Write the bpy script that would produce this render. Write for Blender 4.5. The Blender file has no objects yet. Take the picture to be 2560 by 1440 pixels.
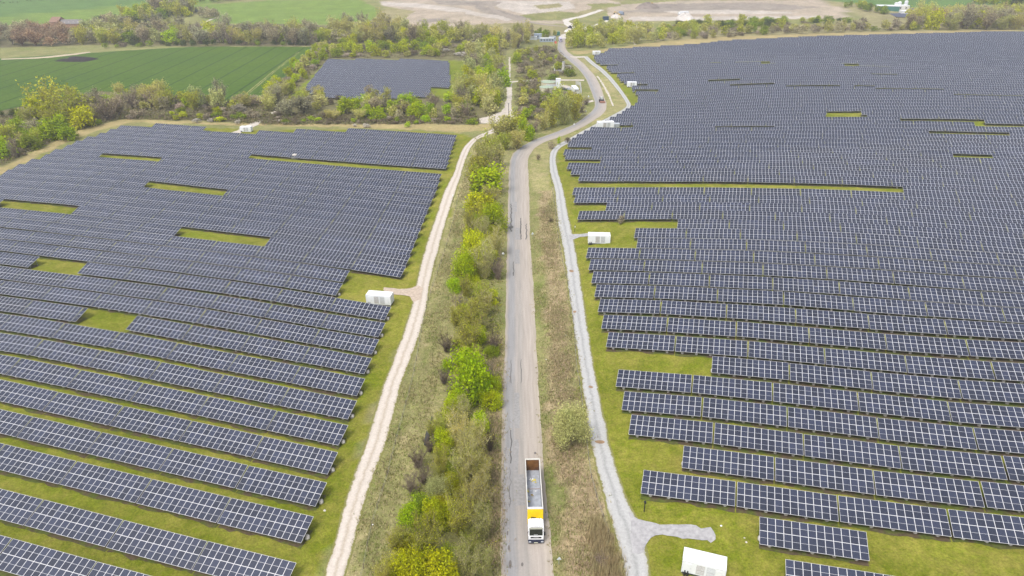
import bpy, math, random
import numpy as np
from mathutils import Matrix, Vector
rnd = random.Random(7); rng = np.random.default_rng(7)
sc = bpy.context.scene
col = sc.collection
R = math.radians

# ------------------------------------------------------------------ camera
FPX, TH, ROLL, H = 1707.0, 0.489844, -0.003531, 84.01
cam_d = bpy.data.cameras.new('camera'); cam_d.sensor_width = 36; cam_d.lens = FPX / 2560 * 36
cam_d.clip_start = 1; cam_d.clip_end = 9000
cam = bpy.data.objects.new('camera', cam_d); col.objects.link(cam); sc.camera = cam
ct, st = math.cos(TH), math.sin(TH)
FW = np.array([0, ct, -st]); UP0 = np.array([0, st, ct]); RT0 = np.array([1.0, 0, 0])
RT = RT0 * math.cos(ROLL) + UP0 * math.sin(ROLL); UP = -RT0 * math.sin(ROLL) + UP0 * math.cos(ROLL)
CAM = np.array([0, 0, H])
cam.matrix_world = Matrix(((RT[0], UP[0], -FW[0], 0), (RT[1], UP[1], -FW[1], 0), (RT[2], UP[2], -FW[2], H), (0, 0, 0, 1)))

# ------------------------------------------------------------------ sky, sun, exposure
w = bpy.data.worlds.new('World'); sc.world = w; w.use_nodes = True
nt = w.node_tree; bg = nt.nodes['Background']
sky = nt.nodes.new('ShaderNodeTexSky'); sky.sky_type = 'NISHITA'; sky.sun_disc = False
SUN_EL, SUN_AZ = R(60), R(215)
sky.sun_elevation = SUN_EL; sky.sun_rotation = SUN_AZ; sky.dust_density = 3.0; sky.ozone_density = 1.0; sky.air_density = 1.0
hs = nt.nodes.new('ShaderNodeHueSaturation'); hs.inputs['Saturation'].default_value = 0.38
nt.links.new(sky.outputs[0], hs.inputs['Color']); nt.links.new(hs.outputs[0], bg.inputs['Color'])
bg.inputs['Strength'].default_value = 0.15
sd = bpy.data.lights.new('sun', 'SUN'); sd.energy = 1.3; sd.angle = R(18); sd.color = (1, .965, .91)
so = bpy.data.objects.new('sun', sd); col.objects.link(so)
sdir = Vector((math.sin(SUN_AZ) * math.cos(SUN_EL), math.cos(SUN_AZ) * math.cos(SUN_EL), math.sin(SUN_EL)))
so.rotation_euler = sdir.to_track_quat('Z', 'Y').to_euler(); so.location = (0, -50, 200)
sc.view_settings.view_transform = 'Standard'; sc.view_settings.look = 'None'
sc.view_settings.gamma = 1; sc.view_settings.use_curve_mapping = False
sc.view_settings.exposure = 0.86
sc.cycles.max_bounces = 5; sc.cycles.transparent_max_bounces = 4

# ------------------------------------------------------------------ terrain height (thin plate through surveyed spots)
CT = [(45,81,0.7),(27,92,-0.7),(67,83,2.1),(45,101,0.8),(81,94,3.1),(68,106,2.3),(51,119,1.2),(90,115,3.8),(71,126,2.5),(57,138,1.5),(87,139,3.7),(59,152,1.9),(113,140,5.3),(92,150,4.3),(-69,85,-1.5),(-40,78,-2.7),(-84,105,-1.0),(-56,100,-2.2),(-32,96,-3.2),(-46,107,-2.8),(-55,147,-2.7),(-31,142,-3.6),(-45,162,-3.2),(-60,170,-2.6),(-38,176,-3.6),(41,240,-1.4),(45,262,-2.2),(48,284,-3.0),(51,307,-4.6),(54,322,-5.6),(68,310,-2.8),(72,332,-3.9),(77,354,-5.4),(81,376,-6.4),(85,394,-6.6),(86,226,2.7),(93,248,2.5),(100,269,2.2),(107,290,1.5),(114,312,0.3),(121,333,-0.6),(128,354,-0.8),(135,376,-0.9),(142,397,-0.9),(151,426,-0.6),(160,454,-0.2),(95,169,4.8),(104,190,5.1),(112,207,4.9),(122,231,4.8),(132,252,4.4),(141,272,4.0),(151,293,3.4),(160,313,3.0),(169,334,3.0),(179,355,2.7),(187,372,2.5),(125,160,6.3),(138,180,6.5),(150,199,6.7),(162,219,6.6),(173,236,6.7),(187,259,6.1),(200,278,5.9),(212,298,6.1),(224,318,6.3),(237,338,5.7),(-30,205,-5.6),(-29,228,-6.2),(-28,258,-5.0),(-27,297,-6.0),(-26,320,-6.6)]
def ray(px, py):
    px = np.asarray(px, float); py = np.asarray(py, float)
    return FW + ((px - 1280) / FPX)[..., None] * RT - ((py - 720) / FPX)[..., None] * UP
def atz(px, py, z):
    d = ray(px, py); t = (z - H) / d[..., 2]; return CAM + d * t[..., None]
for px, py, z in [(1320,1400,-3.7),(1300,1150,-4.1),(1300,950,-4.5),(1300,780,-4.8),(1300,640,-5.2),(1298,480,-5.6),(1330,370,-6.4),(1450,300,-6.8),
    (1500,245,-7.4),(1455,180,-8.5),(1420,120,-10),(1400,70,-9),(1100,1300,-3.5),(1130,1000,-4.0),(1160,700,-4.8),(1200,500,-5.6),(1250,330,-6.6),(1500,1380,-2.2),(1440,1150,-2.5),(1420,900,-2.6),
    (1400,650,-3.0),(1385,450,-3.6),(1270,220,-8),(1000,200,-8.5),(800,160,-9),(1100,150,-9),(700,270,-8),(300,270,-8.5),(400,180,-9.5),(120,300,-8),(40,440,-4.5),(200,350,-6.2),(390,310,-6.8),(640,320,-6.9),
    (0,560,-2.8),(0,760,-1.2),(0,1000,0),(300,450,-3.6),(600,450,-4.6),(100,150,-9.5),(600,90,-10),(200,80,-9.5),(200,30,-4),(700,30,-5),(0,0,2),(500,0,1),(1000,30,-3),(1150,45,0),(1280,0,6),(1050,95,-8.5),
    (1600,90,-8.5),(1520,124,-7.6),(1760,110,-5),(2000,93,-3.5),(2250,87,-2.5),(2560,82,-2),(2560,160,3.0),(1800,60,-8),(2100,50,-8),(2400,40,-8),(1700,20,-3),(2000,0,3),(2560,0,3),(2560,900,5.5),(2560,1300,4.2)]:
    p = atz(px, py, z); CT.append((p[0], p[1], z))
CT += [(0,-200,-3),(-400,-200,3),(400,-200,8),(-500,300,-2),(600,200,10),(-1400,500,0),(1500,500,5),(-1500,1600,25),(0,1500,20),(1500,1600,25),(0,3400,60),(-3000,3000,60),(3000,3000,60),(3000,-500,0),(-3000,-500,0),(0,-1500,0)]
CT = np.array(CT, float)
def _phi(r2): return 0.5 * r2 * np.log(r2 + 1e-9)
_P = CT[:, :2] / 100
_n = len(_P)
_A = np.zeros((_n + 3, _n + 3)); _A[:_n, :_n] = _phi(((_P[:, None] - _P[None]) ** 2).sum(-1)) + np.eye(_n) * 0.012
_A[:_n, _n] = 1; _A[:_n, _n + 1:] = _P; _A[_n, :_n] = 1; _A[_n + 1:, :_n] = _P.T
_W = np.linalg.solve(_A, np.concatenate([CT[:, 2], np.zeros(3)]))
def _hash(ix, iy, s): 
    v = (ix * 374761393 + iy * 668265263 + s * 974711) & 0x7fffffff
    v = ((v ^ (v >> 13)) * 1274126177) & 0x7fffffff
    return ((v ^ (v >> 16)) & 0xffff) / 65535.0
def vn(x, y, sc_, seed=0):
    x = np.asarray(x, float) / sc_; y = np.asarray(y, float) / sc_
    ix = np.floor(x).astype(np.int64); iy = np.floor(y).astype(np.int64); fx = x - ix; fy = y - iy
    fx = fx * fx * (3 - 2 * fx); fy = fy * fy * (3 - 2 * fy)
    a = _hash(ix, iy, seed); b = _hash(ix + 1, iy, seed); c = _hash(ix, iy + 1, seed); d = _hash(ix + 1, iy + 1, seed)
    return (a * (1 - fx) + b * fx) * (1 - fy) + (c * (1 - fx) + d * fx) * fy * 1.0
def gz(x, y):
    x = np.asarray(x, float); y = np.asarray(y, float); sh = x.shape; x = x.ravel(); y = y.ravel()
    out = np.empty(len(x))
    for a in range(0, len(x), 40000):
        q = np.stack([x[a:a + 40000], y[a:a + 40000]], -1) / 100
        out[a:a + 40000] = _phi(((q[:, None] - _P[None]) ** 2).sum(-1)) @ _W[:_n] + _W[_n] + q @ _W[_n + 1:]
    out += (vn(x, y, 9, 3) - .5) * .16
    return out.reshape(sh)
def gz1(x, y): return float(gz(np.array([x]), np.array([y]))[0])
def U(px, py, dz=0.0):
    px = np.asarray(px, float); py = np.asarray(py, float)
    z = np.full(px.shape, -5.0)
    for _ in range(22):
        p = atz(px, py, z + dz); z = z * .4 + .6 * gz(p[..., 0], p[..., 1])
    p = atz(px, py, z + dz); return p
def U1(px, py, dz=0.0): return U(np.array([px]), np.array([py]), dz)[0]
def PX(P):
    d = np.asarray(P, float) - CAM; zc = d @ FW; zc = np.where(zc < 1, 1, zc)
    return 1280 + FPX * (d @ RT) / zc, 720 - FPX * (d @ UP) / zc, zc

# ------------------------------------------------------------------ helpers
def tag(o, label=None, cat=None, group=None, kind=None):
    if label: o['label'] = label
    if cat: o['category'] = cat
    if group: o['group'] = group
    if kind: o['kind'] = kind
    return o
def link(name, me, parent=None):
    o = bpy.data.objects.new(name, me); col.objects.link(o)
    if parent is not None: o.parent = parent
    return o
def empty(name, loc, rz=0.0, scale=None):
    o = bpy.data.objects.new(name, None); col.objects.link(o); o.location = [float(v) for v in loc]; o.rotation_euler = (0, 0, rz); o.empty_display_size = .5
    if scale: o.scale = scale
    return o
def np_mesh(name, V, F, mats, mi=None, smooth=False):
    """V (n,3); F (m,k) constant k or list of arrays"""
    me = bpy.data.meshes.new(name)
    Fs = F if isinstance(F, list) else [F]
    Fs = [np.asarray(f) for f in Fs if len(f)]
    V = np.asarray(V, np.float32)
    nl = sum(f.size for f in Fs); npoly = sum(len(f) for f in Fs)
    me.vertices.add(len(V)); me.vertices.foreach_set('co', V.ravel())
    me.loops.add(nl); me.polygons.add(npoly)
    me.loops.foreach_set('vertex_index', np.concatenate([f.ravel() for f in Fs]).astype(np.int32))
    tot = np.concatenate([np.full(len(f), f.shape[1]) for f in Fs]); st_ = np.concatenate([[0], np.cumsum(tot)[:-1]])
    me.polygons.foreach_set('loop_start', st_.astype(np.int32)); me.polygons.foreach_set('loop_total', tot.astype(np.int32))
    if mi is not None: me.polygons.foreach_set('material_index', np.asarray(mi, np.int32))
    for m in (mats if isinstance(mats, (list, tuple)) else [mats]): me.materials.append(m)
    me.update(calc_edges=True); me.validate()
    if smooth: me.polygons.foreach_set('use_smooth', np.ones(npoly, bool))
    return me
class MB:
    def __init__(s): s.v = []; s.f = []; s.m = []
    def add(s, vs, fs, m=0):
        b = len(s.v); s.v += [tuple(map(float, q)) for q in vs]; s.f += [tuple(i + b for i in f) for f in fs]; s.m += [m] * len(fs)
    def box(s, x0, x1, y0, y1, z0, z1, m=0, tf=None):
        vs = [(x0,y0,z0),(x1,y0,z0),(x1,y1,z0),(x0,y1,z0),(x0,y0,z1),(x1,y0,z1),(x1,y1,z1),(x0,y1,z1)]
        if tf: vs = [tf(v) for v in vs]
        s.add(vs, [(0,3,2,1),(4,5,6,7),(0,1,5,4),(1,2,6,5),(2,3,7,6),(3,0,4,7)], m)
    def hexa(s, vs, m=0): s.add(vs, [(0,3,2,1),(4,5,6,7),(0,1,5,4),(1,2,6,5),(2,3,7,6),(3,0,4,7)], m)
    def tube(s, p0, p1, r0, r1=None, n=8, m=0, cap=True):
        r1 = r0 if r1 is None else r1; p0 = Vector(p0); p1 = Vector(p1); d = (p1 - p0).normalized()
        a = d.orthogonal().normalized(); b = d.cross(a); vs = []
        for p, r in ((p0, r0), (p1, r1)):
            for k in range(n):
                t = 2 * math.pi * k / n; vs.append(p + a * (r * math.cos(t)) + b * (r * math.sin(t)))
        fs = [(k, (k + 1) % n, n + (k + 1) % n, n + k) for k in range(n)]
        if cap: fs += [tuple(range(n - 1, -1, -1)), tuple(range(n, 2 * n))]
        s.add(vs, fs, m)
    def dome(s, c, rx, ry, rz, n=10, k=4, m=0):
        vs = []; fs = []
        for j in range(k):
            a = math.pi / 2 * j / k
            for i in range(n):
                t = 2 * math.pi * i / n; vs.append((c[0] + rx * math.cos(a) * math.cos(t), c[1] + ry * math.cos(a) * math.sin(t), c[2] + rz * math.sin(a)))
        vs.append((c[0], c[1], c[2] + rz))
        for j in range(k - 1):
            for i in range(n): fs.append((j * n + i, j * n + (i + 1) % n, (j + 1) * n + (i + 1) % n, (j + 1) * n + i))
        for i in range(n): fs.append(((k - 1) * n + i, (k - 1) * n + (i + 1) % n, k * n))
        s.add(vs, fs, m)
    def mesh(s, name, mats, smooth=False):
        me = bpy.data.meshes.new(name); me.from_pydata(s.v, [], s.f)
        for m in (mats if isinstance(mats, (list, tuple)) else [mats]): me.materials.append(m)
        me.polygons.foreach_set('material_index', s.m)
        if smooth: me.polygons.foreach_set('use_smooth', [True] * len(s.f))
        me.update(); return me
    def obj(s, name, mats, parent=None, smooth=False, bevel=0):
        o = link(name, s.mesh(name, mats, smooth), parent)
        if bevel:
            b = o.modifiers.new('b', 'BEVEL'); b.width = bevel; b.segments = 2
        return o
ORD = 'first second third fourth fifth sixth seventh eighth ninth tenth eleventh twelfth thirteenth fourteenth fifteenth sixteenth seventeenth eighteenth nineteenth twentieth'.split()
TENS = {2: 'twenty', 3: 'thirty', 4: 'forty', 5: 'fifty', 6: 'sixty', 7: 'seventy', 8: 'eighty', 9: 'ninety'}
def ordw(i):   # i from 0
    if i < 20: return ORD[i]
    t, u = divmod(i + 1, 10)
    return (TENS[t][:-1] + 'ieth') if u == 0 else TENS[t] + '-' + ORD[u - 1]

# ------------------------------------------------------------------ materials
def mat(name, c, rough=.8, var=.0, vs=1.0, metal=0.0, spec=.3, c2=None, c2s=.3, bump=0.0, bs=6.0, objcoord=False):
    m = bpy.data.materials.new(name); m.use_nodes = True; n = m.node_tree; b = n.nodes['Principled BSDF']
    b.inputs['Roughness'].default_value = rough; b.inputs['Metallic'].default_value = metal
    b.inputs['Specular IOR Level'].default_value = spec
    c = tuple(c) + (1,)
    if not (var or c2 or bump): b.inputs['Base Color'].default_value = c; return m
    co = n.nodes.new('ShaderNodeTexCoord' if objcoord else 'ShaderNodeNewGeometry'); out = co.outputs['Object'] if objcoord else co.outputs['Position']
    def noise(s, d=4):
        t = n.nodes.new('ShaderNodeTexNoise'); t.inputs['Scale'].default_value = s; t.inputs['Detail'].default_value = d
        n.links.new(out, t.inputs['Vector']); return t
    mx = n.nodes.new('ShaderNodeMix'); mx.data_type = 'RGBA'; mx.inputs['A'].default_value = c; mx.inputs['B'].default_value = (tuple(c2) + (1,)) if c2 else c
    if c2:
        t = noise(c2s); r = n.nodes.new('ShaderNodeMapRange'); r.inputs['From Min'].default_value = .42; r.inputs['From Max'].default_value = .6
        n.links.new(t.outputs['Fac'], r.inputs['Value']); n.links.new(r.outputs[0], mx.inputs['Factor'])
    t2 = noise(vs, 6); r2 = n.nodes.new('ShaderNodeMapRange'); r2.inputs['From Min'].default_value = .3; r2.inputs['From Max'].default_value = .7
    r2.inputs['To Min'].default_value = 1 - var; r2.inputs['To Max'].default_value = 1 + var; n.links.new(t2.outputs['Fac'], r2.inputs['Value'])
    ml = n.nodes.new('ShaderNodeVectorMath'); ml.operation = 'SCALE'; n.links.new(mx.outputs['Result'], ml.inputs[0]); n.links.new(r2.outputs[0], ml.inputs['Scale'])
    n.links.new(ml.outputs[0], b.inputs['Base Color'])
    if bump:
        bp = n.nodes.new('ShaderNodeBump'); bp.inputs['Strength'].default_value = bump; bp.inputs['Distance'].default_value = .2
        t3 = noise(bs, 5); n.links.new(t3.outputs['Fac'], bp.inputs['Height']); n.links.new(bp.outputs[0], b.inputs['Normal'])
    return m
def leafmat(name, trans=.36, lo=.6, hi=1.35):
    m = bpy.data.materials.new(name); m.use_nodes = True; n = m.node_tree; n.nodes.clear()
    o = n.nodes.new('ShaderNodeOutputMaterial'); oi = n.nodes.new('ShaderNodeObjectInfo'); g = n.nodes.new('ShaderNodeNewGeometry')
    r = n.nodes.new('ShaderNodeMapRange'); r.inputs['To Min'].default_value = lo; r.inputs['To Max'].default_value = hi
    n.links.new(g.outputs['Random Per Island'], r.inputs['Value'])
    nz = n.nodes.new('ShaderNodeTexNoise'); nz.inputs['Scale'].default_value = .45; nz.inputs['Detail'].default_value = 3; n.links.new(g.outputs['Position'], nz.inputs['Vector'])
    hu = n.nodes.new('ShaderNodeHueSaturation'); r3 = n.nodes.new('ShaderNodeMapRange'); r3.inputs['To Min'].default_value = .47; r3.inputs['To Max'].default_value = .53
    n.links.new(nz.outputs['Fac'], r3.inputs['Value']); n.links.new(r3.outputs[0], hu.inputs['Hue']); n.links.new(r.outputs[0], hu.inputs['Value']); n.links.new(oi.outputs['Color'], hu.inputs['Color'])
    d = n.nodes.new('ShaderNodeBsdfDiffuse'); t = n.nodes.new('ShaderNodeBsdfTranslucent'); mx = n.nodes.new('ShaderNodeMixShader'); mx.inputs[0].default_value = trans
    n.links.new(hu.outputs[0], d.inputs[0]); n.links.new(hu.outputs[0], t.inputs[0]); n.links.new(d.outputs[0], mx.inputs[1]); n.links.new(t.outputs[0], mx.inputs[2]); n.links.new(mx.outputs[0], o.inputs[0])
    return m
M_leaf = leafmat('leaf'); M_twig = leafmat('twig_and_bark', 0.0, .7, 1.3)
M_silver = mat('aluminium', (.60, .59, .60), .45, spec=.5, metal=.2)
M_steel = mat('galvanised_steel', (.33, .34, .35), .5, metal=.3)
M_conc = mat('concrete', (.48, .45, .41), .9, var=.2, vs=2)
M_white = mat('white_painted_steel', (.68, .69, .71), .5, var=.04, vs=.7)
M_whiteroof = mat('white_roof_paint', (.69, .69, .70), .55, var=.05, vs=.5)
M_grey = mat('grey_metal', (.30, .31, .32), .6, var=.1, vs=1)
M_dark = mat('dark_rubber', (.02, .02, .022), .7)
M_darkgrey = mat('dark_grey', (.06, .062, .065), .5)
M_wood = mat('weathered_timber', (.16, .12, .08), .9, var=.2, vs=3)

# solar glass
def glassmat():
    m = bpy.data.materials.new('solar_glass'); m.use_nodes = True; n = m.node_tree; b = n.nodes['Principled BSDF']
    uv = n.nodes.new('ShaderNodeUVMap'); sep = n.nodes.new('ShaderNodeSeparateXYZ'); n.links.new(uv.outputs[0], sep.inputs[0])
    def line(out, k, wd):
        a = n.nodes.new('ShaderNodeMath'); a.operation = 'MULTIPLY'; a.inputs[1].default_value = k; n.links.new(out, a.inputs[0])
        f = n.nodes.new('ShaderNodeMath'); f.operation = 'FRACT'; n.links.new(a.outputs[0], f.inputs[0])
        c = n.nodes.new('ShaderNodeMath'); c.operation = 'LESS_THAN'; c.inputs[1].default_value = wd; n.links.new(f.outputs[0], c.inputs[0]); return c.outputs[0]
    l1 = line(sep.outputs['X'], 6, .10); l2 = line(sep.outputs['Y'], 6, .05)
    mxm = n.nodes.new('ShaderNodeMath'); mxm.operation = 'MAXIMUM'; n.links.new(l1, mxm.inputs[0]); n.links.new(l2, mxm.inputs[1])
    at = n.nodes.new('ShaderNodeNewGeometry'); nz = n.nodes.new('ShaderNodeMapRange'); nz.inputs['To Min'].default_value = .7; nz.inputs['To Max'].default_value = 1.35
    n.links.new(at.outputs['Random Per Island'], nz.inputs['Value'])
    oi = n.nodes.new('ShaderNodeObjectInfo'); r2 = n.nodes.new('ShaderNodeMapRange'); r2.inputs['To Min'].default_value = .75; r2.inputs['To Max'].default_value = 1.3; n.links.new(oi.outputs['Random'], r2.inputs['Value'])
    mm = n.nodes.new('ShaderNodeMath'); mm.operation = 'MULTIPLY'; n.links.new(nz.outputs[0], mm.inputs[0]); n.links.new(r2.outputs[0], mm.inputs[1])
    mx = n.nodes.new('ShaderNodeMix'); mx.data_type = 'RGBA'; mx.inputs['A'].default_value = (.011, .015, .032, 1); mx.inputs['B'].default_value = (.055, .06, .09, 1)
    n.links.new(mxm.outputs[0], mx.inputs['Factor'])
    sc_ = n.nodes.new('ShaderNodeVectorMath'); sc_.operation = 'SCALE'; n.links.new(mx.outputs['Result'], sc_.inputs[0]); n.links.new(mm.outputs[0], sc_.inputs['Scale'])
    n.links.new(sc_.outputs[0], b.inputs['Base Color']); b.inputs['Roughness'].default_value = .22; b.inputs['IOR'].default_value = 1.6
    b.inputs['Specular IOR Level'].default_value = .5
    return m
M_glass = glassmat()

# ------------------------------------------------------------------ ground zones
def poly_in(x, y, poly):
    poly = np.array(poly, float); inside = np.zeros(x.shape, bool); j = len(poly) - 1
    for i in range(len(poly)):
        xi, yi = poly[i]; xj, yj = poly[j]
        if yi != yj:
            c = ((yi > y) != (yj > y)) & (x < (xj - xi) * (y - yi) / (yj - yi) + xi); inside ^= c
        j = i
    return inside
SOLAR = ((.140, .168, .010), (.245, .220, .045))
SOLARB = ((.135, .18, .012), (.18, .185, .025))
VERGE = ((.33, .28, .145), (.175, .195, .05))
VERGEB = ((.36, .275, .17), (.26, .22, .11))
VERGEG = ((.15, .17, .045), (.27, .24, .11))
STRAW = ((.36, .28, .14), (.28, .24, .10))
SCRUB = ((.115, .10, .055), (.18, .17, .07))
CROP = ((.045, .105, .022), (.055, .12, .022))
FIELD1 = ((.155, .215, .04), (.125, .195, .035))
FIELD2 = ((.085, .155, .04), (.10, .17, .04))
MEADOW = ((.17, .19, .06), (.25, .22, .10))
LAND = ((.39, .315, .245), (.27, .235, .17))
LANDW = ((.46, .41, .36), (.34, .30, .25))
LANDB = ((.21, .18, .155), (.29, .25, .20))
ROUGH = ((.20, .19, .08), (.30, .25, .14))
LTRK = [(820,1440,1),(837,1395,1)]
ZONES = [
 (MEADOW, [(-900,-60),(3600,-60),(3600,80),(-900,80)]),
 (SOLAR, [(-2500,3000),(-2500,440),(0,440),(120,385),(390,312),(660,325),(870,322),(1142,332),(1185,345),(1160,400),(1120,540),(1070,640),(1040,740),(960,960),(830,1440),(700,3000)]),
 (SOLAR, [(1600,3000),(1560,1440),(1520,1290),(1470,1050),(1450,850),(1420,640),(1400,520),(1385,450),(1395,380),(1420,350),(1500,310),(1570,265),(1550,230),(1500,175),(1465,145),(1520,122),(1760,108),(2000,94),(2430,82),(2900,75),(6000,900),(6000,3000)]),
 (SOLARB, [(1555,220),(1600,220),(1600,262),(1580,262)]), (SOLARB, [(1470,148),(1500,168),(1545,205),(1530,210)]),
 (STRAW, [(-2500,500),(0,435),(90,392),(200,340),(320,308),(640,312),(860,318),(1150,330),(1240,322),(1240,312),(900,312),(480,303),(300,300),(180,330),(60,390),(0,420),(-2500,480)]),
 (SOLARB, [(750,222),(815,148),(1165,152),(1160,180),(1125,245),(1080,250),(700,250)]),
 (CROP, [(-300,160),(0,147),(230,132),(470,117),(780,117),(650,247),(560,252),(380,230),(240,228),(200,240),(0,275),(-300,290)]),
 (MEADOW, [(-400,150),(0,147),(230,132),(440,117),(250,115),(0,120),(-400,125)]),
 (SCRUB, [(-300,285),(0,272),(200,240),(240,226),(380,228),(560,250),(650,246),(700,250),(760,235),(1100,246),(1160,250),(1262,200),(1240,300),(1200,312),(900,312),(480,302),(300,299),(180,329),(60,389),(0,418),(-300,470)]),
 (SCRUB, [(640,250),(790,118),(830,140),(745,225),(700,260)]),
 (SCRUB, [(780,117),(830,95),(1200,95),(1270,110),(1255,160),(1160,150),(815,147),(790,140)]),
 (SCRUB, [(-300,130),(-300,60),(170,50),(420,60),(700,60),(1000,70),(1260,85),(1250,115),(780,116),(470,116),(250,112)]),
 (VERGEG, [(1283,300),(1300,160),(1290,115),(1385,110),(1430,165),(1470,205),(1500,262),(1400,325),(1330,345),(1280,400),(1258,440),(1225,330)]),
 (SCRUB, [(1300,300),(1310,120),(1380,115),(1395,150),(1350,200),(1345,300)]),
 (VERGE, [(866,1440),(880,1300),(930,1180),(1000,960),(1052,816),(1080,680),(1117,547),(1142,480),(1152,437),(1180,365),(1240,325),(1290,345),(1274,400),(1268,480),(1262,680),(1256,960),(1250,1440),(1250,3000),(600,3000)]),
 (VERGE, [(1372,3000),(1390,1440),(1347,960),(1332,680),(1322,480),(1320,420),(1334,370),(1380,340),(1480,290),(1520,250),(1500,200),(1440,145),(1462,145),(1520,190),(1576,262),(1490,312),(1415,352),(1380,375),(1374,403),(1389,480),(1414,648),(1450,917),(1478,1094),(1522,1279),(1560,1440),(1600,3000)]),
 (VERGEG, [(1230,3000),(1232,1440),(1238,900),(1248,480),(1268,480),(1262,960),(1252,1440),(1250,3000)]),
 (VERGEG, [(1390,3000),(1388,1440),(1346,960),(1322,480),(1340,480),(1372,960),(1412,1440),(1420,3000)]),
 (VERGEB, [(1440,3000),(1415,1440),(1380,1150),(1375,900),(1355,640),(1345,480),(1372,480),(1395,640),(1425,880),(1455,1150),(1530,1420),(1560,3000)]),
 (((.17, .175, .05), (.25, .23, .10)), [(1190,400),(1245,400),(1238,900),(1218,1440),(950,1440),(1030,1200),(1110,980),(1140,700)]),
 (VERGEB, [(1225,1440),(1215,1100),(1230,850),(1248,850),(1242,1440)]),
 (VERGEG, [(900,1440),(930,1300),(1010,1020),(1090,760),(1150,500),(1165,500),(1110,760),(1040,1020),(960,1300),(940,1440)]),
 (STRAW, [(1620,108),(1800,90),(2100,82),(2300,78),(2560,72),(2560,82),(2420,84),(2036,93),(1804,104),(1700,116),(1440,135),(1420,128),(1500,125)]),
 (FIELD1, [(-900,70),(0,64),(190,58),(420,30),(560,0),(560,-30),(-900,-30)]),
 (FIELD2, [(-900,48),(0,42),(250,20),(400,4),(400,-30),(-900,-30)]),
 (FIELD1, [(480,14),(700,0),(900,0),(960,30),(930,50),(820,62),(560,58),(510,48),(540,35)]),
 (FIELD2, [(1200,-30),(560,-30),(600,-4),(1200,-4)]),
 (FIELD2, [(2060,-30),(2060,0),(2250,20),(2440,14),(2560,8),(3200,8),(3200,-30)]),
 (ROUGH, [(930,50),(960,20),(1040,20),(1500,80),(1400,90),(1260,85),(1000,72),(850,60)]),
 (ROUGH, [(1500,60),(1640,70),(2300,40),(2560,60),(2560,74),(2100,82),(1800,92),(1640,105),(1560,75)]),
 (ROUGH, [(1400,0),(1560,0),(1520,30),(1440,40)]), (ROUGH, [(2060,0),(2260,28),(2320,50),(2160,50),(2100,20),(1950,4)]),
 (LAND, [(945,2),(1040,-4),(1500,-4),(1560,8),(1480,22),(1400,40),(1430,62),(1320,56),(1180,62),(1020,66),(1010,48),(1040,28),(960,16)]),
 (LANDW, [(950,5),(1040,8),(1150,20),(1200,34),(1300,45),(1270,52),(1170,36),(1060,20),(960,14)]),
 (LANDW, [(1240,2),(1420,4),(1440,20),(1330,40),(1250,20)]),
 (LANDB, [(1080,0),(1260,4),(1240,16),(1100,12)]), (LAND, [(1020,36),(1060,28),(1160,30),(1180,58),(1120,68),(1030,68),(1020,60)]),
 (LAND, [(1520,14),(1700,2),(2040,0),(2110,20),(2130,46),(1960,52),(1700,60),(1560,56),(1520,38)]),
 (LANDB, [(1600,10),(1900,6),(2050,18),(1980,26),(1650,24)]), (LANDW, [(1580,42),(1700,42),(2060,40),(2040,46),(1700,52),(1560,50)]),
 (VERGEG, [(1300,38),(1400,27),(1432,32),(1400,50),(1330,52)]), (ROUGH, [(1190,61),(1430,62),(1480,74),(1440,84),(1260,84)]), (LANDB, [(1180,8),(1240,22),(1330,48),(1300,51),(1200,30)]), (ROUGH, [(1330,14),(1400,8),(1412,16),(1350,24)]),
 (LANDB, [(1560,30),(1600,22),(1860,15),(1900,24),(1640,32)]), (LANDW, [(1660,28),(1800,24),(1990,30),(1980,34),(1700,35)]), (VERGEG, [(1470,10),(1530,8),(1560,14),(1480,24)]), (LANDB, [(1040,50),(1100,44),(1120,50),(1060,58)]),
 (VERGEG, [(1560,54),(2120,46),(2160,58),(1700,70),(1580,66)]),
]
def vtx_axis(lo, hi, step, far0, far1):
    a = list(np.arange(lo, hi + .1, step)); s = step; v = a[-1]
    while v < far1: s *= 1.13; v += s; a.append(v)
    s = step; v = a[0]; b = []
    while v > far0: s *= 1.13; v -= s; b.append(v)
    return np.array(b[::-1] + a)
def grid_coords():
    X = vtx_axis(-270, 300, 1.7, -3000, 3000)
    Y = np.concatenate([vtx_axis(52, 430, 1.7, -900, 431)[:-1], np.arange(432, 900, 3.5), vtx_axis(901, 905, 6, 900, 3400)])
    return X, np.unique(Y)
GX, GY = grid_coords()
XX, YY = np.meshgrid(GX, GY); ZZ = gz(XX, YY)
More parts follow.
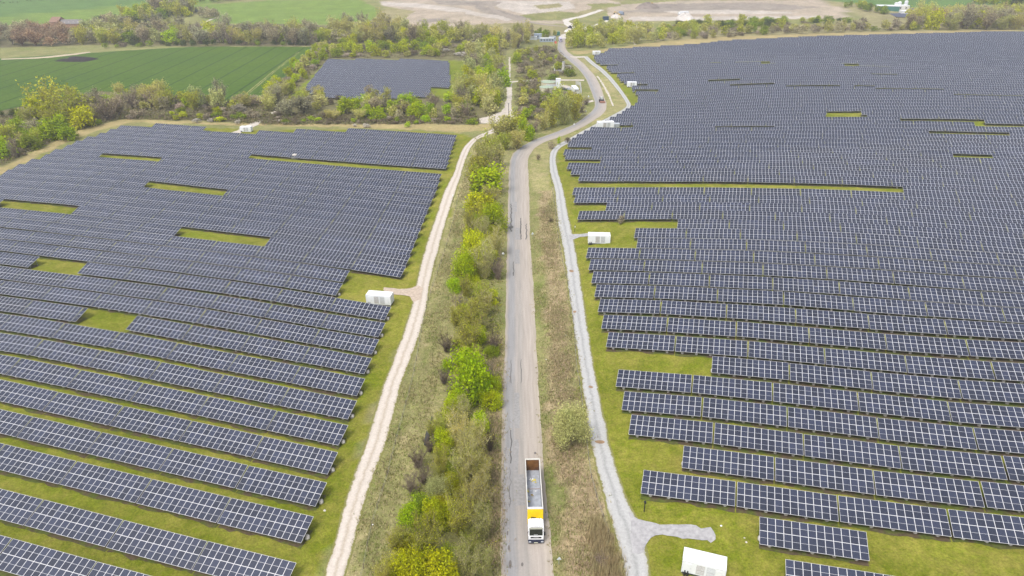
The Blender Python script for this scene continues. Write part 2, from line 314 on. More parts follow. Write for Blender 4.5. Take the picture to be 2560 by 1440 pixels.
def build_ground():
    ny, nx = XX.shape
    V = np.stack([XX, YY, ZZ], -1).reshape(-1, 3)
    idx = np.arange(nx * ny).reshape(ny, nx)
    F = np.stack([idx[:-1, :-1], idx[:-1, 1:], idx[1:, 1:], idx[1:, :-1]], -1).reshape(-1, 4)
    jx = XX + (vn(XX, YY, 4, 11) - .5) * 3.0 + (vn(XX, YY, 14, 12) - .5) * 3; jy = YY + (vn(XX, YY, 4, 13) - .5) * 3.0 + (vn(XX, YY, 14, 14) - .5) * 3
    px, py, zc = PX(np.stack([jx, jy, ZZ], -1).reshape(-1, 3))
    back = V[:, 1] < 45
    ca = np.tile(np.array(MEADOW[0]), (len(V), 1)); cb = np.tile(np.array(MEADOW[1]), (len(V), 1))
    for (a, b), poly in ZONES:
        m = poly_in(px, py, poly) & ~back; ca[m] = a; cb[m] = b
    # faint tractor ruts and mown edges of colour
    M = bpy.data.materials.new('ground'); M.use_nodes = True; n = M.node_tree; B = n.nodes['Principled BSDF']; B.inputs['Roughness'].default_value = .95; B.inputs['Specular IOR Level'].default_value = .1
    A1 = n.nodes.new('ShaderNodeAttribute'); A1.attribute_name = 'ca'; A2 = n.nodes.new('ShaderNodeAttribute'); A2.attribute_name = 'cb'
    g = n.nodes.new('ShaderNodeNewGeometry')
    def noise(s, d, rough=.6, dist=0.0):
        t = n.nodes.new('ShaderNodeTexNoise'); t.inputs['Scale'].default_value = s; t.inputs['Detail'].default_value = d; t.inputs['Roughness'].default_value = rough; t.inputs['Distortion'].default_value = dist
        n.links.new(g.outputs['Position'], t.inputs['Vector']); return t.outputs['Fac']
    def mr(o, a, b, c=0.0, d=1.0):
        t = n.nodes.new('ShaderNodeMapRange'); t.inputs['From Min'].default_value = a; t.inputs['From Max'].default_value = b; t.inputs['To Min'].default_value = c; t.inputs['To Max'].default_value = d; n.links.new(o, t.inputs['Value']); return t.outputs[0]
    def mth(op, a, b):
        t = n.nodes.new('ShaderNodeMath'); t.operation = op
        for i, v in enumerate((a, b)):
            if isinstance(v, float): t.inputs[i].default_value = v
            else: n.links.new(v, t.inputs[i])
        return t.outputs[0]
    f = mth('ADD', mth('ADD', mth('MULTIPLY', noise(.16, 5, .7, .6), .40), mth('MULTIPLY', noise(.035, 5, .7, .8), .25)), mth('MULTIPLY', noise(1.1, 6, .75), .35))
    f = mr(f, .43, .60)
    mx = n.nodes.new('ShaderNodeMix'); mx.data_type = 'RGBA'; n.links.new(f, mx.inputs['Factor']); n.links.new(A1.outputs['Color'], mx.inputs['A']); n.links.new(A2.outputs['Color'], mx.inputs['B'])
    v = mth('MULTIPLY', mr(noise(2.6, 6, .8), .32, .68, .62, 1.38), mr(noise(.055, 3), .3, .7, .86, 1.14))
    v = mth('MULTIPLY', v, mr(noise(.6, 3, .6), .3, .7, .85, 1.15))
    s = n.nodes.new('ShaderNodeVectorMath'); s.operation = 'SCALE'; n.links.new(mx.outputs['Result'], s.inputs[0]); n.links.new(v, s.inputs['Scale']); n.links.new(s.outputs[0], B.inputs['Base Color'])
    bp = n.nodes.new('ShaderNodeBump'); bp.inputs['Strength'].default_value = .7; bp.inputs['Distance'].default_value = .35; n.links.new(noise(2.2, 6, .75), bp.inputs['Height']); n.links.new(bp.outputs[0], B.inputs['Normal'])
    me = np_mesh('ground', V, F, M, smooth=True)
    for nm, c in (('ca', ca), ('cb', cb)):
        at = me.color_attributes.new(nm, 'FLOAT_COLOR', 'POINT'); at.data.foreach_set('color', np.concatenate([c, np.ones((len(c), 1))], 1).astype(np.float32).ravel())
    tag(link('ground', me), kind='structure')
build_ground()

# ------------------------------------------------------------------ roads, tracks and draped sheets
def densify(pts, step):
    pts = np.array(pts, float); n = len(pts); out = []
    t = np.concatenate([[0], np.cumsum(np.hypot(*np.diff(pts, axis=0)[:, :2].T))])
    m = max(2, int(t[-1] / step)); tt = np.linspace(0, t[-1], m)
    # monotone-ish catmull rom
    for q in tt:
        i = min(max(np.searchsorted(t, q) - 1, 0), n - 2); u = (q - t[i]) / (t[i + 1] - t[i])
        p0, p1, p2, p3 = pts[max(i - 1, 0)], pts[i], pts[i + 1], pts[min(i + 2, n - 1)]
        out.append(.5 * ((2 * p1) + (p2 - p0) * u + (2 * p0 - 5 * p1 + 4 * p2 - p3) * u * u + (3 * p1 - p0 - 3 * p2 + p3) * u ** 3))
    return np.array(out)
def ribbon(name, left, right, m, dz, step=1.2, jit=0.0, na=7, seed=1, widen=0.0):
    L = U(*np.array(left, float).T); Rr = U(*np.array(right, float).T)
    n = int(max(np.hypot(*np.diff(L[:, :2], axis=0).T).sum(), np.hypot(*np.diff(Rr[:, :2], axis=0).T).sum()) / step)
    def res(P):
        D = densify(P[:, :2], .5)
        if jit and len(D) > 60:
            k_ = np.ones(21) / 21; D = np.stack([np.convolve(np.pad(D[:, i], 10, 'edge'), k_, 'valid') for i in (0, 1)], -1)
        t = np.concatenate([[0], np.cumsum(np.hypot(*np.diff(D, axis=0).T))]); q = np.linspace(0, t[-1], n)
        return np.stack([np.interp(q, t, D[:, 0]), np.interp(q, t, D[:, 1])], -1)
    A, B = res(L), res(Rr); d = (B - A); wd = np.hypot(*d.T)[:, None]; d = d / wd; A = A - d * widen; B = B + d * widen
    if jit:
        A = A + d * ((vn(A[:, 0], A[:, 1], 1.7, seed) - .5) * jit + (vn(A[:, 0], A[:, 1], 4, seed + 5) - .5) * jit)[:, None]
        B = B + d * ((vn(B[:, 0], B[:, 1], 1.7, seed + 1) - .5) * jit + (vn(B[:, 0], B[:, 1], 4, seed + 6) - .5) * jit)[:, None]
    u = np.linspace(0, 1, na); P = A[:, None] * (1 - u[None, :, None]) + B[:, None] * u[None, :, None]
    Z = gz(P[..., 0], P[..., 1]) + dz
    Z[:, 0] -= .05; Z[:, -1] -= .05
    V = np.concatenate([P, Z[..., None]], -1).reshape(-1, 3); idx = np.arange(n * na).reshape(n, na)
    F = np.stack([idx[:-1, :-1], idx[:-1, 1:], idx[1:, 1:], idx[1:, :-1]], -1).reshape(-1, 4)
    me = np_mesh(name, V, F, m, smooth=True)
    uvl = me.uv_layers.new(name='uv'); ln = np.concatenate([[0], np.cumsum(np.hypot(*np.diff((A + B) / 2, axis=0).T))])
    UVv = np.stack([np.tile(u, n), np.repeat(ln, na)], -1); li = np.empty(len(me.loops), np.int32); me.loops.foreach_get('vertex_index', li)
    uvl.data.foreach_set('uv', UVv[li].astype(np.float32).ravel())
    o = link(name, me); tag(o, kind='structure'); return o
def sheet(name, poly, m, dz, cell=1.0, jit=.6, px=True, kind='structure', seed=3):
    """ragged-edged patch draped on the ground"""
    P = U(*np.array(poly, float).T)[:, :2] if px else np.array(poly, float)
    E = []
    for i in range(len(P)):
        a, b = P[i], P[(i + 1) % len(P)]; k = max(1, int(np.hypot(*(b - a)) / cell)); E += [a + (b - a) * t / k for t in range(k)]
    E = np.array(E); c = E.mean(0); d = E - c
    E = E + (np.stack([vn(E[:, 0], E[:, 1], 1.2, seed), vn(E[:, 0], E[:, 1], 1.2, seed + 1)], -1) - .5) * 2 * jit
    from mathutils.geometry import delaunay_2d_cdt
    lo, hi = E.min(0), E.max(0); cs = max(cell * 1.6, (hi - lo).max() / 70)
    gx, gy = np.meshgrid(np.arange(lo[0], hi[0], cs), np.arange(lo[1], hi[1], cs)); gx = gx.ravel(); gy = gy.ravel(); m_ = poly_in(gx, gy, E)
    vs = [Vector((float(a), float(b))) for a, b in E] + [Vector((float(a), float(b))) for a, b in zip(gx[m_], gy[m_])]
    r = delaunay_2d_cdt(vs, [(i, (i + 1) % len(E)) for i in range(len(E))], [list(range(len(E)))], 1, 1e-4)
    V = np.array([(v.x, v.y) for v in r[0]]); F = np.array(r[2]); Z = gz(V[:, 0], V[:, 1]) + dz
    o = link(name, np_mesh(name, np.column_stack([V, Z]), F, m, smooth=True)); tag(o, kind=kind); return o

def roadmat():
    m = bpy.data.materials.new('dusty_asphalt'); m.use_nodes = True; n = m.node_tree; B = n.nodes['Principled BSDF']; B.inputs['Roughness'].default_value = .85; B.inputs['Specular IOR Level'].default_value = .2
    uv = n.nodes.new('ShaderNodeUVMap'); sx = n.nodes.new('ShaderNodeSeparateXYZ'); n.links.new(uv.outputs[0], sx.inputs[0])
    mp = n.nodes.new('ShaderNodeMapping'); mp.inputs['Scale'].default_value = (9, .05, 1); n.links.new(uv.outputs[0], mp.inputs[0])
    s = n.nodes.new('ShaderNodeTexNoise'); s.inputs['Scale'].default_value = 1.6; s.inputs['Detail'].default_value = 5; n.links.new(mp.outputs[0], s.inputs['Vector'])
    g = n.nodes.new('ShaderNodeNewGeometry'); f = n.nodes.new('ShaderNodeTexNoise'); f.inputs['Scale'].default_value = 3; f.inputs['Detail'].default_value = 6; n.links.new(g.outputs['Position'], f.inputs['Vector'])
    r = n.nodes.new('ShaderNodeValToRGB'); e = r.color_ramp.elements   # across the road
    e[0].position = 0; e[0].color = (.34, .29, .225, 1); e[1].position = 1; e[1].color = (.36, .31, .25, 1)
    for p, c in ((.06, (.31, .28, .25, 1)), (.13, (.255, .25, .25, 1)), (.27, (.265, .258, .256, 1)), (.38, (.315, .285, .26, 1)), (.50, (.305, .28, .255, 1)), (.62, (.345, .305, .27, 1)), (.80, (.36, .315, .275, 1))):
        q = e.new(p); q.color = c
    ad = n.nodes.new('ShaderNodeMath'); ad.operation = 'MULTIPLY_ADD'; ad.inputs[1].default_value = .10; n.links.new(f.outputs['Fac'], ad.inputs[0])
    sb = n.nodes.new('ShaderNodeMath'); sb.operation = 'SUBTRACT'; sb.inputs[1].default_value = .05; n.links.new(sx.outputs['X'], sb.inputs[0]); n.links.new(sb.outputs[0], ad.inputs[2]); n.links.new(ad.outputs[0], r.inputs[0])
    mr1 = n.nodes.new('ShaderNodeMapRange'); mr1.inputs['From Min'].default_value = .3; mr1.inputs['From Max'].default_value = .7; mr1.inputs['To Min'].default_value = .86; mr1.inputs['To Max'].default_value = 1.1; n.links.new(s.outputs['Fac'], mr1.inputs['Value'])
    mr2 = n.nodes.new('ShaderNodeMapRange'); mr2.inputs['To Min'].default_value = .9; mr2.inputs['To Max'].default_value = 1.1; n.links.new(f.outputs['Fac'], mr2.inputs['Value'])
    mu = n.nodes.new('ShaderNodeMath'); mu.operation = 'MULTIPLY'; n.links.new(mr1.outputs[0], mu.inputs[0]); n.links.new(mr2.outputs[0], mu.inputs[1])
    v = n.nodes.new('ShaderNodeVectorMath'); v.operation = 'SCALE'; n.links.new(r.outputs[0], v.inputs[0]); n.links.new(mu.outputs[0], v.inputs['Scale']); n.links.new(v.outputs[0], B.inputs['Base Color'])
    return m
def trackmat(name, edge, mid, rut):
    m = bpy.data.materials.new(name); m.use_nodes = True; n = m.node_tree; B = n.nodes['Principled BSDF']; B.inputs['Roughness'].default_value = .95; B.inputs['Specular IOR Level'].default_value = .1
    uv = n.nodes.new('ShaderNodeUVMap'); sx = n.nodes.new('ShaderNodeSeparateXYZ'); n.links.new(uv.outputs[0], sx.inputs[0])
    g = n.nodes.new('ShaderNodeNewGeometry'); f = n.nodes.new('ShaderNodeTexNoise'); f.inputs['Scale'].default_value = .7; f.inputs['Detail'].default_value = 7; f.inputs['Roughness'].default_value = .7; n.links.new(g.outputs['Position'], f.inputs['Vector'])
    ad = n.nodes.new('ShaderNodeMath'); ad.operation = 'MULTIPLY_ADD'; ad.inputs[1].default_value = .34; n.links.new(f.outputs['Fac'], ad.inputs[0])
    sb = n.nodes.new('ShaderNodeMath'); sb.operation = 'SUBTRACT'; sb.inputs[1].default_value = .17; n.links.new(sx.outputs['X'], sb.inputs[0]); n.links.new(sb.outputs[0], ad.inputs[2])
    r = n.nodes.new('ShaderNodeValToRGB'); e = r.color_ramp.elements; e[0].color = tuple(edge) + (1,); e[1].color = tuple(edge) + (1,)
    for p, c in ((.22, rut), (.36, rut), (.5, mid), (.64, rut), (.78, rut)): q = e.new(p); q.color = tuple(c) + (1,)
    n.links.new(ad.outputs[0], r.inputs[0])
    fe = n.nodes.new('ShaderNodeTexNoise'); fe.inputs['Scale'].default_value = .9; fe.inputs['Detail'].default_value = 6; fe.inputs['Roughness'].default_value = .75; n.links.new(g.outputs['Position'], fe.inputs['Vector'])
    def mm(op, a, b_):
        t = n.nodes.new('ShaderNodeMath'); t.operation = op
        for i, q_ in enumerate((a, b_)):
            if isinstance(q_, float): t.inputs[i].default_value = q_
            else: n.links.new(q_, t.inputs[i])
        return t.outputs[0]
    ed = mm('MINIMUM', sx.outputs['X'], mm('SUBTRACT', 1.0, sx.outputs['X'])); ed = mm('ADD', ed, mm('MULTIPLY', mm('SUBTRACT', fe.outputs['Fac'], .5), .34))
    er = n.nodes.new('ShaderNodeMapRange'); er.inputs['From Min'].default_value = .07; er.inputs['From Max'].default_value = .125; n.links.new(ed, er.inputs['Value'])
    gm = n.nodes.new('ShaderNodeMix'); gm.data_type = 'RGBA'; gm.inputs['A'].default_value = (.19, .185, .06, 1); n.links.new(er.outputs[0], gm.inputs['Factor']); n.links.new(r.outputs[0], gm.inputs['B'])
    f2 = n.nodes.new('ShaderNodeTexNoise'); f2.inputs['Scale'].default_value = 2.5; f2.inputs['Detail'].default_value = 6; f2.inputs['Roughness'].default_value = .8; n.links.new(g.outputs['Position'], f2.inputs['Vector'])
    mr = n.nodes.new('ShaderNodeMapRange'); mr.inputs['From Min'].default_value = .3; mr.inputs['From Max'].default_value = .7; mr.inputs['To Min'].default_value = .8; mr.inputs['To Max'].default_value = 1.15; n.links.new(f2.outputs['Fac'], mr.inputs['Value'])
    v = n.nodes.new('ShaderNodeVectorMath'); v.operation = 'SCALE'; n.links.new(gm.outputs['Result'], v.inputs[0]); n.links.new(mr.outputs[0], v.inputs['Scale']); n.links.new(v.outputs[0], B.inputs['Base Color'])
    bp = n.nodes.new('ShaderNodeBump'); bp.inputs['Strength'].default_value = .4; bp.inputs['Distance'].default_value = .1; n.links.new(f2.outputs['Fac'], bp.inputs['Height']); n.links.new(bp.outputs[0], B.inputs['Normal'])
    return m
M_road = roadmat()
M_pink = trackmat('pinkish_gravel', (.37, .32, .25), (.41, .35, .28), (.53, .47, .41))
M_greyg = trackmat('grey_gravel', (.34, .32, .27), (.30, .30, .29), (.40, .395, .385))
M_chalk = mat('chalk', (.46, .41, .35), .95, var=.15, vs=.6)
M_padgrey = mat('grey_gravel_pad', (.33, .32, .32), .95, var=.2, vs=1.5, bump=.3)

ribbon('road', [(1249,1640),(1251,1440),(1252,1200),(1256,960),(1261.5,883),(1264,782),(1266,681),(1268,581),(1271,480),(1273,420),(1278,393),(1290,376),(1310,363),(1337,349),(1387,331),(1438,309),(1471,285),(1486,269),(1485,249),(1475,222),(1465,198),(1448,175),(1421,151),(1401,134),(1394,124),(1395,107),(1397,97)],
    [(1412,1640),(1386,1440),(1362,1200),(1346,960),(1342,883),(1337,782),(1331,681),(1325,581),(1323,480),(1320,420),(1321,396),(1329,380),(1340,368),(1364,354),(1404,341),(1455,319),(1488,299),(1510,282),(1517,262),(1510,242),(1502,218),(1488,191),(1465,165),(1441,144),(1421,131),(1414,118),(1414,104),(1421,94)], M_road, .09, 1.0, jit=.25, na=9)
ribbon('pink_track', [(748,1600),(820,1440),(838,1363),(857,1296),(887,1195),(925,1094),(963,960),(994,883),(1018,816),(1033,765),(1042,722),(1050,681),(1068,614),(1090,547),(1112,480),(1135,437),(1146,403),(1160,370),(1180,349),(1198,338),(1222,327),(1233,322),(1234,314)],
    [(800,1600),(860,1440),(876,1363),(894,1296),(926,1195),(966,1094),(998,960),(1028,883),(1051,816),(1063,765),(1070,722),(1078,681),(1097,614),(1115,547),(1137,480),(1151,437),(1161,403),(1175,371),(1189,353),(1204,343),(1234,333),(1247,326),(1248,316)], M_pink, .07, .6, jit=.22, seed=11, widen=.55)
ribbon('grey_track', [(1575,1600),(1566,1440),(1559,1397),(1549,1363),(1533,1313),(1522,1279),(1511,1229),(1493,1161),(1478,1094),(1468,1027),(1458,960),(1451,917),(1440,850),(1430,782),(1421,715),(1414,648),(1401,581),(1394,547),(1389,480),(1382,453),(1376,430),(1374,403),(1377,380),(1390,364),(1417,349),(1452,329),(1490,309),(1530,288),(1560,271),(1567,262),(1553,238),(1535,215),(1515,192),(1497,176),(1474,158),(1458,143)],
    [(1630,1600),(1619,1440),(1614,1397),(1616,1363),(1600,1318),(1579,1279),(1555,1229),(1532,1161),(1517,1094),(1503,1027),(1490,960),(1481,917),(1471,850),(1461,782),(1451,715),(1441,648),(1429,581),(1421,547),(1408,480),(1401,453),(1394,430),(1389,403),(1392,380),(1404,367),(1431,355),(1468,336),(1500,316),(1541,294),(1570,277),(1578,263),(1563,238),(1546,214),(1526,190),(1507,172),(1484,155),(1468,140)], M_greyg, .07, .6, jit=.22, seed=21, widen=.45)
sheet('gravel_spur', [(1570,1283),(1600,1300),(1617,1306),(1711,1313),(1755,1319),(1776,1321),(1786,1348),(1780,1358),(1724,1348),(1692,1343),(1655,1339),(1630,1345),(1616,1360),(1612,1385),(1580,1380)], M_padgrey, .10, .7, .4)
sheet('gravel_spur', [(1422,588),(1440,586),(1471,584),(1473,590),(1445,594),(1432,600),(1425,606)], M_padgrey, .10, .7, .25)
sheet('gravel_spur', [(960,720),(1018,723),(1045,714),(1060,722),(1050,750),(1035,757),(1025,742),(985,737),(962,733)], mat('pink_gravel_spur', (.42,.34,.27), .95, var=.18, vs=1.5), .10, .7, .35)
sheet('gravel_yard', [(1196,297),(1219,292),(1253,279),(1261,268),(1268,242),(1266,215),(1264,206),(1268,203),(1281,203),(1280,218),(1280,235),(1278,268),(1284,286),(1287,297),(1270,300),(1247,305),(1250,316),(1232,318),(1234,310),(1200,309)], M_chalk, .10, 1.2, .5)
ribbon('farm_track', [(1267,206),(1271,200),(1272,180),(1272,160),(1272,143)], [(1279,206),(1277,200),(1277,180),(1276,160),(1275,143)], M_chalk, .08, 1.5, jit=.8, seed=5)
ribbon('site_track', [(1270,205),(1296,201.5),(1340,201),(1400,198.5),(1464,199)], [(1274,209),(1296,204),(1340,204),(1400,201.5),(1464,202.5)], M_chalk, .10, 1.5, jit=.6, seed=6)
ribbon('site_track', [(1355,202),(1372,212),(1395,216),(1420,221),(1432,232),(1438,243)], [(1375,202),(1400,210),(1425,216),(1432,226),(1440,238),(1446,246)], M_chalk, .09, 1.5, jit=.8, seed=7)
ribbon('site_track', [(1438,247),(1455,252),(1482,250)], [(1440,252),(1456,259),(1485,254)], M_chalk, .09, 1.5, jit=.5, seed=8)
ribbon('site_track', [(1425,140),(1440,141),(1462,140.5)], [(1427,143.5),(1440,144.5),(1466,144)], M_chalk, .10, 1.5, jit=.5, seed=9)
ribbon('hedge_track', [(565,336),(600,322),(640,300),(668,287),(690,277)], [(585,339),(625,323),(655,305),(676,290),(696,279)], M_chalk, .09, 1.2, jit=1.0, seed=31)
ribbon('hedge_track', [(636,297),(664,301),(700,299)], [(640,300),(664,306),(698,302.5)], M_chalk, .10, 1.2, jit=.8, seed=32)
ribbon('drain_channel', [(1490,190),(1502,206),(1518,235),(1532,267)], [(1495,190),(1507,206),(1523,235),(1536,266)], M_chalk, .08, 1.2, jit=.5, seed=33)
ribbon('farm_track', [(0,147),(60,145),(130,140),(225,129)], [(0,149.5),(60,147.5),(135,144),(230,131)], mat('dry_earth_track', (.42,.34,.24), .95, var=.1), .10, 4, jit=.8, seed=34)
ribbon('farm_track', [(503,70),(508,58),(520,50),(540,43)], [(508,71),(513,59),(524,52),(543,44.5)], M_chalk, .12, 5, jit=.5, seed=35)
ribbon('haul_road', [(1396,98),(1402,88),(1424,82),(1436,74),(1418,66),(1408,56),(1412,48),(1450,40),(1500,24)], [(1420,96),(1432,86),(1450,76),(1448,70),(1438,63),(1424,56),(1426,50),(1462,42),(1510,25)], mat('pale_haul_road', (.50,.46,.41), .95, var=.1, vs=.3), .15, 4, jit=1.5, seed=36)
ribbon('haul_road', [(1418,66),(1340,56),(1280,42),(1240,24),(1228,4)], [(1430,68),(1340,60),(1272,46),(1230,28),(1216,4)], mat('brown_haul_road', (.26,.22,.18), .95, var=.1, vs=.3), .13, 5, jit=1.5, seed=37)
ribbon('haul_road', [(1436,74),(1470,66),(1500,58),(1515,50)], [(1446,77),(1478,70),(1510,60),(1522,51)], mat('pale_haul_road', (.50,.46,.41), .95, var=.1, vs=.3), .15, 4, jit=1.5, seed=38)
ribbon('farm_track', [(1586,112),(1582,104),(1592,98),(1604,96)], [(1592,112),(1587,105),(1596,100),(1606,98)], M_chalk, .12, 4, jit=.6, seed=39)
# dark repairs, cracks and oil stains on the asphalt
M_patch = mat('dark_asphalt_repair', (.265, .255, .25), .85, var=.15, vs=2); M_crack = mat('crack_filler', (.10, .095, .09), .8); M_oil = mat('oil_stain', (.14, .125, .115), .6)
for q in ([(1287,600),(1300,600),(1299,570),(1288,570)], [(1286,660),(1299,660),(1299,625),(1287,625)], [(1285,1071),(1298.5,1071),(1298,983),(1286,983)], [(1283,1266),(1313,1266),(1311,1186),(1285,1186)], [(1258,1270),(1272,1270),(1273,1120),(1261,1120)], [(1286,1185),(1297,1185),(1297,1100),(1286,1100)], [(1278,530),(1292,530),(1292,505),(1279,505)]):
    sheet('asphalt_patch', q, M_patch, .115, .6, .16)
for q, seed in (([(1276.3,1160),(1279.2,1160),(1279.5,1075),(1277.5,1075)], 1), ([(1273.8,1268),(1275,1268),(1276.5,1170),(1275.6,1170)], 2), ([(1276,960),(1277.5,960),(1278,900),(1276.8,900)], 2), ([(1276,580),(1280,580),(1279,510),(1277,510)], 3), ([(1271,573),(1283,571),(1283,566),(1271,567)], 4), ([(1300,600),(1303,600),(1303,546),(1301,546)], 5), ([(1314,600),(1317,600),(1317,560),(1315,560)], 6), ([(1302,958),(1303.5,958),(1303,900),(1301.8,900)], 7), ([(1283,690),(1285.4,690),(1285,655),(1283.4,655)], 8)):
    sheet('asphalt_crack', q, M_crack, .125, .4, .20, seed=seed + 40)
for x, y, a, b in ((1269,1334,2.2,6), (1272,1371,2.6,7), (1275.5,1412,4,11), (1306,1412,3,5), (1268,1300,1.6,4), (1338,1134,3,3)):
    sheet('oil_stain', [(x + a * math.cos(t), y + b * math.sin(t)) for t in np.linspace(0, 2 * math.pi, 11)[:-1]], M_oil, .12, .3, .05)
for x, y, a, b in ((1499,1105,10,5), (1476,968,6,4), (1428,678,5,3), (1437,780,4,3), (1041,1014,0,0)):
    if a: sheet('bare_earth_patch', [(x + a * math.cos(t), y + b * math.sin(t)) for t in np.linspace(0, 2 * math.pi, 12)[:-1]], mat('brown_earth', (.26,.17,.10), .95, var=.2), .10, .4, .25)

# crop field with tramlines
def cropmat():
    m = bpy.data.materials.new('young_cereal_crop'); m.use_nodes = True; n = m.node_tree; B = n.nodes['Principled BSDF']; B.inputs['Roughness'].default_value = .9; B.inputs['Specular IOR Level'].default_value = .1
    g = n.nodes.new('ShaderNodeNewGeometry')
    a = U1(250, 210); b = U1(470, 122); dx, dy = b[0] - a[0], b[1] - a[1]; l = math.hypot(dx, dy); nx_, ny_ = -dy / l, dx / l
    dp = n.nodes.new('ShaderNodeVectorMath'); dp.operation = 'DOT_PRODUCT'; dp.inputs[1].default_value = (nx_, ny_, 0); n.links.new(g.outputs['Position'], dp.inputs[0])
    def M2(op, x, y):
        t = n.nodes.new('ShaderNodeMath'); t.operation = op
        for i, v in enumerate((x, y)):
            if isinstance(v, (int, float)): t.inputs[i].default_value = v
            else: n.links.new(v, t.inputs[i])
        return t.outputs[0]
    def N(s, d=4):
        t = n.nodes.new('ShaderNodeTexNoise'); t.inputs['Scale'].default_value = s; t.inputs['Detail'].default_value = d; n.links.new(g.outputs['Position'], t.inputs['Vector']); return t.outputs['Fac']
    fr = M2('FRACT', M2('DIVIDE', dp.outputs['Value'], 26.0), 0)
    ln = M2('LESS_THAN', fr, .045)
    ln2 = M2('LESS_THAN', M2('ABSOLUTE', M2('SUBTRACT', fr, .5), 0), .02)
    f = M2('MAXIMUM', M2('MULTIPLY', ln, .9), M2('MULTIPLY', ln2, .5))
    mx = n.nodes.new('ShaderNodeMix'); mx.data_type = 'RGBA'; n.links.new(N(.012, 3), mx.inputs['Factor']); mx.inputs['A'].default_value = (.040, .088, .013, 1); mx.inputs['B'].default_value = (.085, .135, .012, 1)
    m2 = n.nodes.new('ShaderNodeMix'); m2.data_type = 'RGBA'; n.links.new(f, m2.inputs['Factor']); n.links.new(mx.outputs['Result'], m2.inputs['A']); m2.inputs['B'].default_value = (.022, .048, .014, 1)
    s = n.nodes.new('ShaderNodeVectorMath'); s.operation = 'SCALE'; v = n.nodes.new('ShaderNodeMapRange'); v.inputs['From Min'].default_value = .3; v.inputs['From Max'].default_value = .7; v.inputs['To Min'].default_value = .82; v.inputs['To Max'].default_value = 1.18; n.links.new(N(.5, 6), v.inputs['Value'])
    n.links.new(m2.outputs['Result'], s.inputs[0]); n.links.new(v.outputs[0], s.inputs['Scale']); n.links.new(s.outputs[0], B.inputs['Base Color']); return m
M_crop = cropmat()
sheet('crop_field', [(-330,170),(-150,158),(0,152),(120,145),(235,132.5),(330,126),(470,119),(560,117.5),(700,117),(778,118.5),(765,132),(720,175),(680,215),(645,250),(560,254),(420,245),(330,232),(240,228),(150,245),(0,278),(-330,300)], M_crop, .16, 3.0, 1.2)
M_path = mat('pale_wheel_mark', (.30,.27,.10), .95, var=.2)
ribbon('wheel_mark', [(598,248),(650,205),(700,165),(745,130)], [(600.5,248),(652,205),(701.5,165),(746,130)], M_path, .22, 2.5, jit=.4, na=3, seed=41)
ribbon('wheel_mark', [(605,248),(655,206),(703,166),(748,131)], [(607,248),(656.6,206),(704.2,166),(749,131)], M_path, .22, 2.5, jit=.4, na=3, seed=42)

# ------------------------------------------------------------------ solar tables
S = 1.134
PSR, PSL = -.289197, -.250123
TW, LC, TL, TILT, Z0 = 15.25, 1.156, 4.536, R(17), .94
CD, CZ = TL * math.cos(TILT), TL * math.sin(TILT)
def plane_s(px, py, perp, psi):
    d = ray(px, py); n_ = np.array([-math.sin(psi), math.cos(psi), 0]); t = perp / (n_ @ d); p = CAM + d * t
    return float(p[0] * math.cos(psi) + p[1] * math.sin(psi)), p
def perp_of(px, py, psi):
    p = U1(px, py, 2.267); return float(-p[0] * math.sin(psi) + p[1] * math.cos(psi))
rows = []   # psi, perp, s0, direction, test
RP = [74.75,80.91,87.30,93.67,100.13,106.56,113.23,119.56,126.59,133.65,140.36,146.82]
RSTART = {0:(1901,1295.6),1:(1612.5,1172),2:(1712,1113.5),3:(1582,1028),4:(1565,967),5:(1550,912),6:(1784,886.4),7:(1525,820),8:(1513,776),9:(1504,737),10:(1495,700),11:(1487,667),12:(1480,637),13:(1473,610),14:(1598,584),15:(1592,560),16:(1697,549),17:(1451,517),18:(1520,502),19:(1441,484),20:(1437,466),21:(2253,478),22:(1451,435),23:(1432,421),24:(1422,409),25:(1504,396),26:(1417,385),27:(1413,376),28:(1482,366),29:(1423,357),30:(1431,348),31:(1443,339),32:(1461,330),33:(1477,321),34:(1585,313)}
def r_left(y):
    return np.interp(y, [76,82,92,103,109,114,119,123,125,131,140,154,160,168,177,183,191,200,207,212,219,228,240,252,265,274,282,290,298,310], [2560,2430,2036,1804,1764,1700,1604,1524,1520,1512,1483,1493,1503,1518,1526,1534,1545,1553,1561,1592,1578,1586,1596,1597,1581,1567,1555,1542,1525,1500])
for k in range(-1, 96):
    if k == -1:
        perp = perp_of(1967, 1398, PSR); st_px = (1967, 1398)
    else:
        perp = (RP[k] if k < 12 else 146.82 + 6.6 * (k - 11)) * S; st_px = RSTART.get(k)
    if st_px: s0 = plane_s(*st_px, perp, PSR)[0]
    else: s0 = -200.0 + k * .6 + rnd.uniform(0, 8)
    rows.append(['R', k, PSR, perp, s0, 1, st_px is not None])
LPRP = [53.66,61.52,68.21,74.94,81.57,88.2,94.9,101.6,108.26,114.72,121.68,128.45,135.20,142.15]
LEND = {0:(738.8,1407.5),1:(782.3,1292.9),2:(815,1207.6),3:(842.9,1131.3),4:(868,1062),5:(890,1001),6:(911,947),7:(928,896),8:(946,848.3),9:(962,808),10:(976.3,766.8),11:(855.3,709.7),12:(873,677.3),13:(1013.2,663.9)}
def l_right(y): return np.interp(y, [338,350,361,372,383,395,408,421,434,449,465,483,499,518,540,562,586,610,636,664], [1142,1138,1134,1130,1127,1124,1121,1112,1104,1100,1095,1088,1080,1073,1064,1055,1046,1036,1027,1013])
